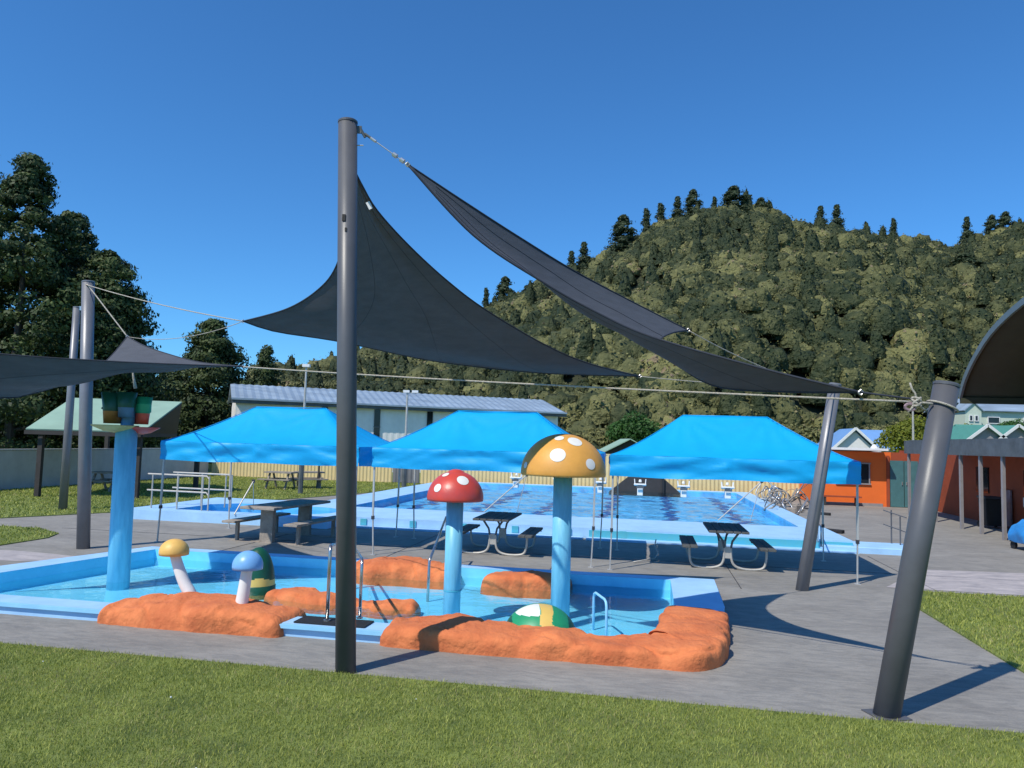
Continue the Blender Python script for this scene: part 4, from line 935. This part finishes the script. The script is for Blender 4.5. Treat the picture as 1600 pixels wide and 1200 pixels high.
# ------------------------------------------------------------------ gazebos
def gazebo(u0, u1, v0, dep, label, seed):
    L = u1-u0; cx = (u0+u1)/2; e = empty('gazebo', W(cx, v0+dep/2), label, 'gazebo', 'blue pop up gazebos in a row', rz=ANG)
    EZ_, RZ_, VB = 2.2, 3.05, 1.8; hx, hy = L/2, dep/2
    rnd = random.Random(seed); nx, ny = 60, 40; rows = []
    for j in range(ny+1):
        row = []
        for i in range(nx+1):
            x = -hx+L*i/nx; y = -hy+dep*j/ny
            dx, dy = hx-abs(x), hy-abs(y); dmin = min(dx, dy)/hy
            if dx < dy: side = y/(hy-dx+1e-6) if dx < hy else 0
            else: side = (x/(hx-dy+1e-6))
            z = EZ_+(RZ_-EZ_)*(dmin**1.22)
            hipd = abs(dx-dy)
            z -= .035*min(hipd/.8, 1)*(1-dmin)*4*dmin*.8
            z += .018*noise.noise(Vector((x*1.3+seed, y*1.3, 0)))*min(1, 6*dmin)*min(1, hipd*3)
            for sx_ in (-1, 1):
                ax_ = abs(x)-(hx-hy) if x*sx_ > 0 else None
                if ax_ is not None:
                    rr2 = math.hypot(ax_, y); an = math.atan2(abs(y), ax_); z += .02*math.sin(an*13+seed+(2 if y > 0 else 0))*math.exp(-rr2/.8)*min(1, rr2*5)
            z += .01*math.sin(x*9+seed)*math.exp(-dmin*7)*min(1, dmin*30)
            row.append((x, y, z))
        rows.append(row)
    MB().grid(rows).build('roof_cloth', M_TENT, e, smooth=True)
    seam = MB()
    for sx in (-1, 1):
        for sy in (-1, 1):
            seam.tube([(sx*(hx-hy*t), sy*(hy-hy*t), EZ_+(RZ_-EZ_)*(t**1.22)+.004) for t in np.linspace(0, 1, 14)], .008, 5)
    seam.tube([(-(hx-hy), 0, RZ_+.003), (hx-hy, 0, RZ_+.003)], .01, 5); seam.build('seam', M_TENT, e, smooth=True)
    for side in range(4):
        n = 70 if side % 2 == 0 else 44; rows = [[] for _ in range(9)]
        for k in range(n+1):
            t = k/n
            if side == 0: p = Vector((-hx+L*t, -hy, 0)); nr = Vector((0, -1, 0))
            elif side == 1: p = Vector((hx, -hy+dep*t, 0)); nr = Vector((1, 0, 0))
            elif side == 2: p = Vector((hx-L*t, hy, 0)); nr = Vector((0, 1, 0))
            else: p = Vector((-hx, hy-dep*t, 0)); nr = Vector((-1, 0, 0))
            Lx = L*t if side % 2 == 0 else dep*t; mid = abs(t-.5)*2
            for q in range(9):
                zf = q/8; dz = EZ_-.002-(EZ_-VB)*zf
                # folds fan out from mid and corners
                w = math.sin(Lx*4.1+(zf*4.6)*(1 if t < .5 else -1)+seed)*.022*math.sin(PI*min(zf*1.1, 1))+.02*noise.noise(Vector((Lx*5+zf*7*(1 if t < .5 else -1), zf*2, seed)))+.05*noise.noise(Vector((Lx*1.6+seed*3, zf*2.2+side, 0)))*min(1, zf*3)*(1-mid**8)
                w += .012*math.exp(-((zf-.12)/.06)**2)
                dz -= .02*math.sin(PI*t*2)**2*zf
                rows[q].append(p+nr*(w+.008)+Vector((0, 0, dz)))
        MB().grid(rows).build('valance', M_TENT, e, smooth=True)
    for sx in (-1, 1):
        for sy in (-1, 1):
            x, y = sx*(hx-.05), sy*(hy-.05); jx = rnd.uniform(-.04, .04)
            b = MB(); b.beam((x, y, .75), (x-jx*.4, y, EZ_-.02), .036, .036); b.beam((x+jx, y, 0.01), (x, y, .8), .026, .026)
            lg = b.build('leg', M_LEG, e); MB().box((x, y, .76), (.055, .055, .07)).build('joint', M_DARKLEG, lg); MB().box((x+jx, y, .006), (.1, .09, .01)).build('foot_plate', M_LEG, lg)
    b = MB()
    for sy in (-1, 1):
        for k in range(4):
            x0 = -hx+.05+(L-.1)*k/4; x1 = x0+(L-.1)/4
            b.beam((x0, sy*(hy-.05), 2.16), (x1, sy*(hy-.05), 1.88), .015, .025); b.beam((x0, sy*(hy-.05)+.018, 1.88), (x1, sy*(hy-.05)+.018, 2.16), .015, .025)
    for sx in (-1, 1):
        for k in range(2):
            y0 = -hy+.05+(dep-.1)*k/2; y1 = y0+(dep-.1)/2
            b.beam((sx*(hx-.05), y0, 2.16), (sx*(hx-.05), y1, 1.88), .015, .025); b.beam((sx*(hx-.05)+.018, y0, 1.88), (sx*(hx-.05)+.018, y1, 2.16), .015, .025)
    b.build('truss', M_LEG, e)
    return e
gazebo(-10.55, -5.95, 14.9, 2.85, 'leftmost bright blue gazebo over the concrete table', 1)
gazebo(-5.62, -.98, 14.82, 2.85, 'middle bright blue gazebo behind the red capped mushroom', 2)
gazebo(-.72, 3.82, 14.66, 2.85, 'rightmost bright blue gazebo behind the second leaning pole', 3)

# ------------------------------------------------------------------ water play features
def cap_profile(R, h, p=2.0, n=12):
    pr_ = [(max(.001, R*math.sin(k/n*PI/2)), h*math.cos(k/n*PI/2)) for k in range(n+1)]
    return pr_
def dome(b, R, h, c=(0, 0, 0), lip=.03, n=40):
    pr_ = [(max(.001, R*math.sin(k/14*PI/2)), h*math.cos(k/14*PI/2)) for k in range(15)]
    pr_ += [(R*.985, -lip), (R*.9, -lip), (R*.3, -lip*.2), (.001, -lip*.2)]
    pr_ = pr_[::-1]
    return b.lathe(pr_, n, c)
def spots(e, R, h, z, spec, m=M_WHITE):
    for (az, el, rr) in spec:
        # patch lying on the ellipsoid
        b = MB(); cen = Vector((math.cos(el)*math.cos(az), math.cos(el)*math.sin(az), math.sin(el)))
        t1 = Vector((-math.sin(az), math.cos(az), 0)); t2 = cen.cross(t1)
        vs = []; fs = []
        for k in range(5):
            for j in range(22):
                a = 2*PI*j/22; rr_ = rr*k/4/R
                q = (cen+(t1*math.cos(a)+t2*math.sin(a))*rr_).normalized()
                vs.append((q.x*(R+.004), q.y*(R+.004), z+q.z*(h+.004)))
        for k in range(4):
            for j in range(22): fs.append((k*22+j, (k+1)*22+j, (k+1)*22+(j+1) % 22, k*22+(j+1) % 22))
        b.add(vs, fs).build('spot', m, e, smooth=True)
def az_from(pxoff): return -PI/2+pxoff
rb = G(705, 968, -.07)
e = empty('mushroom_shower', (rb.x, rb.y, -.4), 'tall red mushroom shower with white spots on a blue post', 'mushroom')
MB().tube([(0, 0, 0), (0, 0, 1.95)], .118, 28).build('post', M_PILLAR, e, smooth=False)
MB().lathe([(.122, .72), (.124, .73), (.122, .74)], 28).build('joint_ring', M_TEAL, e)
b = MB(); dome(b, .395, .38, (0, 0, 1.99)); b.build('cap', M_RED, e, smooth=True)
MB().lathe([(.001, .045), (.05, .04), (.1, .02), (.14, -.02)][::-1], 20, (0, 0, 2.35)).build('cap_crown', M_RED, e, smooth=True)
spots(e, .395, .38, 1.99, [(-PI/2-.68, .42, .062), (-PI/2+.42, .78, .085), (-PI/2-.75, 1.05, .05), (.4, .4, .07), (2., .6, .07)])
yb = G(875, 957, -.07)
e = empty('mushroom_shower', (yb.x, yb.y, -.4), 'tallest amber mushroom shower with white spots on a blue post', 'mushroom')
MB().tube([(0, 0, 0), (0, 0, 2.3)], .14, 28).build('post', M_PILLAR, e)
b = MB(); dome(b, .63, .59, (0, 0, 2.35)); b.build('cap', M_YEL, e, smooth=True)
spots(e, .63, .59, 2.35, [(-PI/2-.22, .5, .115), (-PI/2+.62, .28, .085), (-PI/2+.38, .95, .11), (-PI/2-.3, 1.08, .07), (-PI/2-1.15, .2, .05), (.9, .5, .1), (2.4, .5, .1)])
for p in [o_ for o_ in bpy.data.objects if o_.name.startswith('post') and o_.parent and o_.parent.name.startswith('mushroom')]:
    for q in p.data.polygons: q.use_smooth = len(q.vertices) == 4
def small_mush(base, top, R, h, capm, label, bend):
    e = empty('small_mushroom', base, label, 'mushroom')
    d = top-base; b = MB()
    pts = [Vector((0, 0, -.3)), Vector((0, 0, 0)), d*.35+bend, d*.7+bend*.9, d]
    pts = [Vector(q) for q in smoothp([tuple(q) for q in pts], 4)]
    k = len(pts); b.tube(pts, [.085-.02*i/k for i in range(k)], 18); b.build('stem', M_WHITE, e, smooth=True)
    b = MB(); dome(b, R, h, d, .04); b.build('cap', capm, e, smooth=True); return e
sb = G(299, 934, .22); st = P(272, 862, sb.y+.05)
small_mush(sb, st, .19, .17, mat('pale_amber_fibreglass', (.8, .47, .12), .5, .08, 5), 'small mushroom with an amber cap and a curved white stem', Vector((-.01, 0, -.02)))
sb = G(377, 948, .22); st = P(387, 884, sb.y+.03)
small_mush(sb, st, .19, .19, M_BLUECAP, 'small mushroom with a blue cap on a straight white stem', Vector((0, 0, 0)))
def painted_dome(c, R, h, label, rot=0., tall=False):
    e = empty('play_dome', c, label, 'play dome', rz=rot)
    b = MB(); n = 120; pr_ = [(max(.001, R*math.sin(k/44*PI/2)), h*math.cos(k/44*PI/2)) for k in range(45)][::-1]
    b.lathe(pr_, n)
    o = b.build('shell', [M_GREEN, M_YSAND, M_WHITE, M_DGREEN], e, smooth=True)
    for p in o.data.polygons:
        ce = p.center; x = ce.x/R; zz = ce.z/h; k = 0
        if tall: k = 3 if zz > .24+.04*math.sin(x*4) else 1
        elif ce.y < .05*R:
            if abs(x-(.02+.42*(1-zz))-.1*math.sin(zz*8)) < .17: k = 1
            elif x < -.05 and zz > .8+.1*x: k = 2
            elif x > .72 or x < -.78: k = 3
        p.material_index = k
    MB().lathe([(R*1.04, -.25), (R*1.04, 0.03), (R*.98, .05)], n).build('rim', M_DARKLEG if not tall else M_DGREEN, e, smooth=True)
    return e
q = G(897, 1000, .0)
painted_dome(W(-1.3, 9.5, -.02), .46, .4, 'green and yellow patterned dome poking up behind the front orange rocks', .05)
q = G(402, 912, .05); painted_dome((q.x, q.y, .0), .27, .62, 'tall dark green dome behind the small blue mushroom', 0, True)
# tipping bucket tower
pb = G(185, 912, -.07); pt = P(198, 668, pb.y)
e = empty('bucket_tower', (pb.x, pb.y, -.4), 'tall sky blue column carrying three tipping buckets', 'bucket tower')
dz = Vector((pt.x-pb.x, pt.y-pb.y, pt.z+.4))
o = MB().tube([(0, 0, 0), dz*.5, dz], [.17, .168, .165], 32).build('column', M_PILLAR, e)
for p in o.data.polygons: p.use_smooth = len(p.vertices) == 4
top = dz
MB().tube([top-Vector((0, 0, .01)), top+Vector((.02, 0, .28))], .1, 20).build('riser_pipe', mat('steel_blue_paint', (.12, .3, .48), .5, .1), e)
def bucket(off, s, m1, m2, dish, tilt, big=1.):
    k = MB(); c = top+Vector(off)
    h = .5*s; kk = k.lathe([(.001, 0), (.13*s*big, 0), (.15*s*big, .2*s)], 22, c)
    bk = k.build('bucket', m2, e, smooth=True)
    up = MB(); up.lathe([(.15*s*big, .2*s), (.19*s*big, h), (.17*s*big, h), (.14*s, .22*s)], 22, c+Vector((0, 0, .001))); up.build('bucket_rim', m1, bk, smooth=True)
    MB().tube([c+Vector((-.19*s*big, 0, h*.5)), top+Vector((.02, 0, .15))], .018, 8).build('pivot_arm', M_FASC, bk)
    if dish:
        k_ = dish[2]; dd_ = MB(); dd_.lathe([(.001, -.09), (.18*k_, -.06), (.37*k_, .02), (.38*k_, .035), (.18*k_, -.03), (.001, -.06)], 26, c+Vector(dish[0])); dd_.build('splash_dish', dish[1], e, smooth=True)
bucket((-.2, -.08, .06), 1.0, M_DGREEN, M_BROWN, ((.06, -.02, -.06), M_TAN, .95), 0)
bucket((.05, -.16, .16), .82, M_DGREEN, mat('slate_blue_paint', (.08, .17, .26), .5, .1), None, 0)
bucket((.22, .06, .06), .9, M_GREEN, M_ORANGER, ((-.03, .08, -.08), M_RED, .72), 0, .8)
bucket((-.02, .22, .06), .9, M_ORANGER, M_RED, None, 0, .8)

# orange rocks
def rockstrip(path, label, prof_h, prof_w, seed, z0=-.02, lump=1.):
    """path: uv points; prof_h/prof_w: lists of height and half width"""
    n = 0; pts = smoothp([(p[0], p[1], h, w) for p, h, w in zip(path, prof_h, prof_w)], 14)
    k = len(pts); c0 = W(path[len(path)//2][0], path[len(path)//2][1])
    m_ = 26; rows = []
    for i, (u, v, h, w) in enumerate(pts):
        a = pts[min(i+1, k-1)]; b_ = pts[max(i-1, 0)]; du, dv = a[0]-b_[0], a[1]-b_[1]; l = math.hypot(du, dv)+1e-9; nu, nv = -dv/l, du/l
        endf = min(1, (min(i, k-1-i)+.0)/5.); ef = math.sqrt(max(0, 1-(1-endf)**2)); row = []
        for j in range(m_+1):
            t = PI*j/m_; cx, cz = math.cos(t), math.sin(t)
            sx = math.copysign(abs(cx)**.42, cx); sz = abs(cz)**.4
            q = W(u+nu*w*sx*(.75+.25*ef), v+nv*w*sx*(.75+.25*ef), z0+(h-z0)*sz*(.0+1*ef))
            nn = .03+.055*lump*noise.noise(Vector((q.x*1.7, q.y*1.7, q.z*2+seed)))+.04*noise.noise(Vector((q.x*4.2, q.y*4.2, q.z*3+seed)))+.014*noise.noise(Vector((q.x*13, q.y*13, q.z*10)))
            rd = abs(noise.noise(Vector((q.x*2.6+5, q.y*2.6, q.z*1.2+seed)))); nn -= .035*max(0, .1-rd)/.1; nn += .03*noise.noise(Vector((q.x*.9, q.y*.9, q.z*6+seed)))
            dirv = W(nu*sx, nv*sx, 0)+Vector((0, 0, sz*.8)); q = q+dirv*nn*ef*min(1, .25+sz)
            if j in (0, m_): q.z = z0-.05
            row.append(q)
        rows.append(row)
    e = MB(); e.grid([[p-c0 for p in r_] for r_ in rows]).add([], [])
    for rr_ in (rows[0], rows[-1]): e.add([p-c0 for p in rr_], [tuple(range(len(rr_))) if rr_ is rows[-1] else tuple(range(len(rr_)-1, -1, -1))])
    o = e.build('painted_rock', M_ROCK, smooth=True); o.location = c0
    return tag(o, label, 'rock edging', 'orange painted rocks around the paddling pool')
rockstrip([(-6.78, 8.77), (-6.3, 8.81), (-5.8, 8.85), (-5.3, 8.87), (-4.8, 8.83), (-4.25, 8.8)], 'long low orange rock at the front left, below the small mushrooms', [.18, .24, .26, .28, .22, .21], [.3, .37, .42, .44, .38, .36], 1)
rockstrip([(-3.08, 8.8), (-2.6, 8.84), (-1.9, 8.84), (-1.2, 8.8), (-.5, 8.76), (.1, 8.78), (.42, 8.9), (.55, 9.5), (.62, 10.2), (.68, 10.9)],
          'longest orange rock wrapping the front right corner of the pool', [.19, .21, .2, .2, .19, .2, .23, .24, .21, .17], [.32, .4, .4, .36, .32, .34, .42, .42, .42, .4], 2)
rockstrip([(-5.6, 10.9), (-5.1, 10.7), (-4.6, 10.55), (-4.1, 10.6), (-3.7, 10.55), (-3.2, 10.6)], 'low orange rock island in the water behind the blue mushroom', [.05, .09, .04, .0, .05, .03], [.26, .3, .22, .18, .24, .18], 3, -.2)
rockstrip([(-5.2, 13.05), (-4.7, 13.0), (-4.1, 13.05), (-3.6, 13.0), (-3.25, 13.0)], 'orange rock on the back edge of the pool behind the tall pole', [.16, .19, .2, .18, .16], [.36, .42, .42, .42, .36], 4, -.2)
rockstrip([(-2.72, 12.78), (-2.2, 12.74), (-1.7, 12.78), (-1.25, 12.75)], 'orange rock on the back edge beside the amber mushroom post', [.12, .17, .17, .12], [.34, .4, .4, .34], 5, -.2)

# rails in and around the paddling pool
def rail(pts, r_, label, m=M_STAIN, name='handrail', feet=True):
    pts = [Vector(p) for p in pts]; p0 = pts[0]
    e = empty(name, (p0.x, p0.y, p0.z), label, 'handrail')
    sp = [Vector(q) for q in pts]
    MB().tube([q-p0 for q in sp], r_, 10).build('tube', m, e, smooth=True)
    if feet: MB().lathe([(r_*2, 0), (r_*2, .015), (r_*1.1, .02)], 14).build('flange', m, e)
    return e
def hoop(b0, b1, h, r_, label, m=M_STAIN, h1=None):
    h1 = h if h1 is None else h1
    b0, b1 = Vector(b0), Vector(b1); d = (b1-b0); L = d.length; d.normalize(); z = Vector((0, 0, 1))
    t0, t1 = b0+z*h, b1+z*h1
    dd = (t1-t0).normalized(); c = .08
    pts = [b0, t0-z*c, t0-z*c*.3+dd*c*.3, t0+dd*c, t1-dd*c, t1-z*c*.3-dd*c*.3, t1-z*c, b1]
    return rail(pts, r_, label, m)
a0 = G(511, 970, .17); a1 = W(-3.95, 10.2, -.42)
a1 = G(531, 948, -.42); hoop(a0, a1, .9, .022, 'left stainless grab rail beside the tall pole at the pool entry', h1=1.05)
a0 = G(562, 966, .17); a1 = W(-3.3, 10.2, -.42)
a1 = G(551, 946, -.42); hoop(a0, a1, .72, .02, 'right stainless grab rail beside the tall pole at the pool entry', h1=.95)
a0 = G(668, 935, -.1); t0 = P(671, 872, a0.y); t1 = P(697, 808, a0.y+2.6)
rail([a0-Vector((0, 0, .3)), t0-Vector((0, 0, .04)), t0+Vector((.02, .06, .02)), t1, t1+Vector((.01, .05, -.1)), Vector((t1.x+.02, t1.y+.05, 0))], .022, 'sloping handrail rising from the water behind the red mushroom', feet=False)
a0 = G(947, 990, -.07); a1 = G(927, 975, -.07)
hoop(a0-Vector((0, 0, .3)), a1-Vector((0, 0, .3)), .72, .018, 'small pale blue pipe hoop in the water right of the amber mushroom', M_COPE2, .74)
# ramp rails at the learner pool
e = empty('ramp_railing', W(-13.2, 19.2, .26), 'double tubular ramp railing at the learner pool', 'railing')
for vv, nm in ((19.05, 'railing_panel'), (20.2, 'railing_panel')):
    A_, B_ = W(-13.9, vv+.1, .26), W(-11.9, vv-.05, .26); z = Vector((0, 0, 1))
    b = MB()
    for hh in (.95, .5): b.tube([A_+z*hh, B_+z*hh-(B_-A_).normalized()*.08, B_+z*(hh-.08)], .024, 8)
    b.build('rail', M_GALV, e, world=True)
    for t in (.08, .5, .9, 1.): q_ = A_.lerp(B_, t); MB().tube([q_, q_+z*.95], .022, 8).build('post', M_GALV, e, world=True)
def stanchion(tp, f1, f2, label):
    e = empty('leaning_pole', f1, label, 'pole')
    MB().tube([Vector((0, 0, 0)), tp-f1], .018, 8).build('shaft', M_GALV, e); MB().tube([tp-f1, f2-f1], .01, 6).build('stay', M_GALV, e)
    MB().box(tp-f1, (.08, .04, .1)).build('bracket', M_DARKLEG, e)
for (tx, ty), (ax, ay), (bx_, by_), lab in (((823, 742), (756, 800), (808, 800), 'thin slanting pole with a stay behind the picnic table by the red mushroom'),
        ((1190, 752), (1122, 813), (1172, 815), 'thin slanting pole with a stay on the pool edge under the third gazebo'),
        ((396, 752), (366, 804), (396, 798), 'thin slanting pole with a stay at the learner pool under the first gazebo')):
    f1 = G(ax, ay, .26); f2 = G(bx_, by_, .26); tp = P(tx, ty, (f1.y+f2.y)/2); stanchion(tp, f1, f2, lab)

# starting blocks
def block(px, py, lab, ord_):
    q = W(0, 0)
    e = empty('starting_block', G(px, py, .26), lab, 'starting block', 'white starting blocks at the far end of the main pool', rz=ANG)
    MB().box((0, 0, .2), (.24, .3, .4)).build('pedestal', M_WHITE, e, bevel=.02)
    MB().box((0, .02, .45), (.52, .5, .07), rx=-.12).build('platform', M_WHITE, e, bevel=.02)
    MB().box((0, -.26, .36), (.3, .02, .1)).build('number_plate', M_FASC, e)
    for s_ in (-1, 1): MB().tube([(s_*.22, .2, .4), (s_*.24, .2, .68), (s_*.24, .05, .68), (s_*.22, 0, .47)], .02, 6).build('handle', M_WHITE, e)
    MB().lathe([(.001, .1), (.05, .08), (.07, 0), (.05, -.03)][::-1], 10, (0, .15, .58)).build('lane_cone', M_WHITE, e)
for px, py, lab in ((806, 762, 'first starting block from the left, just left of the amber mushroom'), (873, 764, 'starting block hidden behind the amber mushroom post'), (938, 770, 'starting block between the amber mushroom and the gazebo legs'),
        (1000, 774, 'starting block seen left under the third gazebo'), (1068, 777, 'starting block seen in the middle under the third gazebo'), (1137, 779, 'rightmost starting block under the third gazebo')):
    block(px, py, lab, 0)

# ------------------------------------------------------------------ tables
def picnic(loc, rz, label, Ltab=1.7):
    e = empty('picnic_table', loc, label, 'picnic table', rz=rz)
    for k in range(5):
        x = -.31+k*.155
        MB().box((x, 0, .755), (.142, Ltab, .045)).build('slat', M_SLAT, e, bevel=.006)
    for s_ in (-1, 1):
        for k in range(2): MB().box((s_*(.66+k*.15), 0, .445), (.142, Ltab, .045)).build('seat_slat', M_SLAT, e, bevel=.006)
    for y in (-Ltab*.33, Ltab*.33):
        b = MB(); c = MB()
        for s_ in (-1, 1):
            p = [(s_*.74, y, .42), (s_*.73, y, .2), (s_*.68, y, .07), (s_*.55, y, .025), (s_*.3, y, .025), (s_*.14, y, .08), (s_*.075, y, .2), (s_*.06, y, .42)]
            b.tube([Vector(q) for q in smoothp(p, 4)], .024, 8)
            c.tube([(s_*.06, y, .4), (s_*.09, y, .55), (s_*.22, y, .735)], .022, 8)
            c.box((s_*.74, y, .415), (.3, .05, .02))
        b.box((0, y, .33), (.12, .03, .22)); fr = b.build('frame', M_GALV, e, smooth=False); c.build('support', M_FASC, fr)
    return e
picnic(G(1137, 890)+Vector((.1, .56, 0)), ANG, 'black slatted picnic table end on under the third gazebo')
picnic(G(769, 867)+Vector((.1, .56, 0)), ANG, 'black slatted picnic table standing under the middle gazebo')
# concrete table
f0 = G(417, 848); f1 = G(475, 836); dr_ = Vector((f1.x-f0.x, f1.y-f0.y, 0)); L = dr_.length; rz_ = math.atan2(dr_.y, dr_.x)-PI/2
e = empty('concrete_table', f0, 'concrete slab picnic table with two benches under the leftmost gazebo', 'picnic table', rz=rz_)
MB().box((0, L*.5, .79), (.86, L+.9, .06)).build('table_top', M_CONC, e, bevel=.01)
for y in (0, L): MB().box((0, y, .38), (.32, .12, .76)).build('slab_leg', M_CONC, e, bevel=.008)
for s_ in (-1, 1):
    bt = MB().box((s_*.78, L*.5, .45), (.34, L+.7, .05)).build('bench_seat', M_CONC, e, bevel=.008)
    for y in (0, L): MB().beam((s_*.78, y, 0), (s_*.78, y, .43), .07, .07).build('bench_post', M_TIMBER if s_ < 0 else M_CONC, bt)
for y in (0, L): MB().box((0, y, .006), (1.9, .16, .012)).build('footing', M_CONC, e)
def far_table(px, py, lab, m=M_TIMBER, rz=0.):
    e = empty('far_picnic_table', G(px, py), lab, 'picnic table', 'wooden picnic tables on the far lawn', rz=ANG+rz)
    MB().box((0, 0, .74), (1.3, .7, .06)).build('table_top', m, e)
    for s_ in (-1, 1): MB().box((0, s_*.6, .44), (1.5, .26, .05)).build('seat', m, e)
    for x in (-.45, .45): b = MB(); b.beam((x, -.6, .4), (x, .6, .4), .06, .1); b.beam((x, -.5, 0), (x, -.15, .72), .07, .07); b.beam((x, .5, 0), (x, .15, .72), .07, .07); b.build('leg_frame', m, e)
far_table(438, 764, 'weathered wooden picnic table in front of the yellow fence'); far_table(482, 763, 'partly hidden wooden picnic table right of the light pole', rz=.6)
far_table(168, 768, 'wooden picnic table under the green roofed shelter')
# small timber seats on the far lawn
# pool handrails at right step, lane rope coils, blue covered trolley
e = empty('exit_railing', G(1393, 849, .15), 'thin grey metal railing by the pool step left of the leaning post', 'railing')
p0, p1 = G(1393, 849, .15), G(1407, 860, .02)
for p in (p0, p1): MB().tube([p, p+Vector((0, 0, .82))], .018, 8).build('post', M_POLE, e, world=True)
b = MB()
for hh in (.45, .8): b.tube([p0+Vector((-.12, .15, hh)), p1+Vector((.1, -.1, hh))], .014, 8); 
b.build('rail', M_POLE, e, world=True)
for (px, py, lab) in ((1283, 854, 'curved pool ladder rail left of the third gazebo rear leg'),):
    q = G(px, py, .2); hoop(q, q+Vector((.25, .8, 0)), .45, .018, lab)
q = G(1002, 858); pts = [P(1025, 843, 16.6), P(1023, 852, 16.4), P(1028, 864, 16.2), P(1024, 872, 15.9), P(990, 878, 15.5)]
o = MB().tube([Vector((p.x, p.y, max(p.z, .02))) for p in pts], .013, 6).build('garden_hose', M_GALV, smooth=True); tag(o, 'pale hose end lying on the deck under the third gazebo', 'hose')
# coils
ce = empty('lane_rope_heap', G(1226, 806), 'tangled heap of grey lane ropes and wire hoops by the pool corner', 'rope heap')
rc = random.Random(4)
for k in range(26):
    c = G(rc.uniform(1196, 1262), rc.uniform(792, 808)); c.z = rc.uniform(.2, .75); R = rc.uniform(.22, .42)
    ax = Vector((rc.gauss(0, 1), rc.gauss(0, 1), rc.gauss(0, .6))).normalized(); a_ = ax.orthogonal().normalized(); b_ = ax.cross(a_)
    pts = [c+(a_*math.cos(t)+b_*math.sin(t))*R*(1+.15*math.sin(3*t+k)) for t in np.linspace(0, 2*PI, 20)]
    for p in pts: p.z = max(p.z, .03)
    MB().tube(pts, rc.choice([.012, .02, .03]), 6).build('rope_coil', rc.choice([M_GALV, M_POLE, M_TIMBER, M_CHROME]), ce, world=True, smooth=True)
for k in range(6):
    c = G(rc.uniform(1225, 1258), rc.uniform(797, 807)); 
    MB().box((c.x, c.y, .15), (rc.uniform(.3, .6), rc.uniform(.2, .4), .28), rc.uniform(0, 3)).build('float_box', rc.choice([M_TIMBER, M_FASC, M_CONC]), ce, world=True, bevel=.03)
for (px, py, s_) in ((1290, 805, .12), (1300, 832, .22)):
    q = G(px, py); o = MB().box((0, 0, .05), (s_*3, s_, .1), -.8).build('deck_weight', M_BLKRB, bevel=.02); o.location = q; tag(o, 'small black rubber weight lying on the deck behind the second leaning pole' if s_ < .2 else 'long dark rubber strip lying on the deck behind the second leaning pole', 'weight')
# trolley
te = empty('cover_trolley', G(1629, 862), 'blue covered trolley on small wheels at the right edge', 'trolley')
rows = []
for i in range(15):
    row = []
    for j in range(21):
        a = PI*j/20; x = .55*math.cos(a); z = .2+.55*math.sin(a)**.8; y = -.5+i/14*1.0
        row.append(Vector((x*(1+.15*noise.noise(Vector((y*3, a*2, 0)))), y, z+.07*noise.noise(Vector((y*4, a*3, 5))))))
    rows.append(row)
b = MB(); b.grid(rows); b.add(rows[0], [tuple(range(20, -1, -1))]); b.add(rows[-1], [tuple(range(21))]); b.build('blue_cover', M_TARP, te, smooth=True)
for x, y in ((-.42, -.45), (.42, -.45), (-.42, .45), (.42, .45)):
    MB().tube([(x-.03, y, .1), (x+.03, y, .1)], .1, 16).build('wheel', M_BLKRB, te)
b = MB(); b.box((0, 0, .2), (1.0, 1.0, .04)); b.build('frame', M_FASC, te)
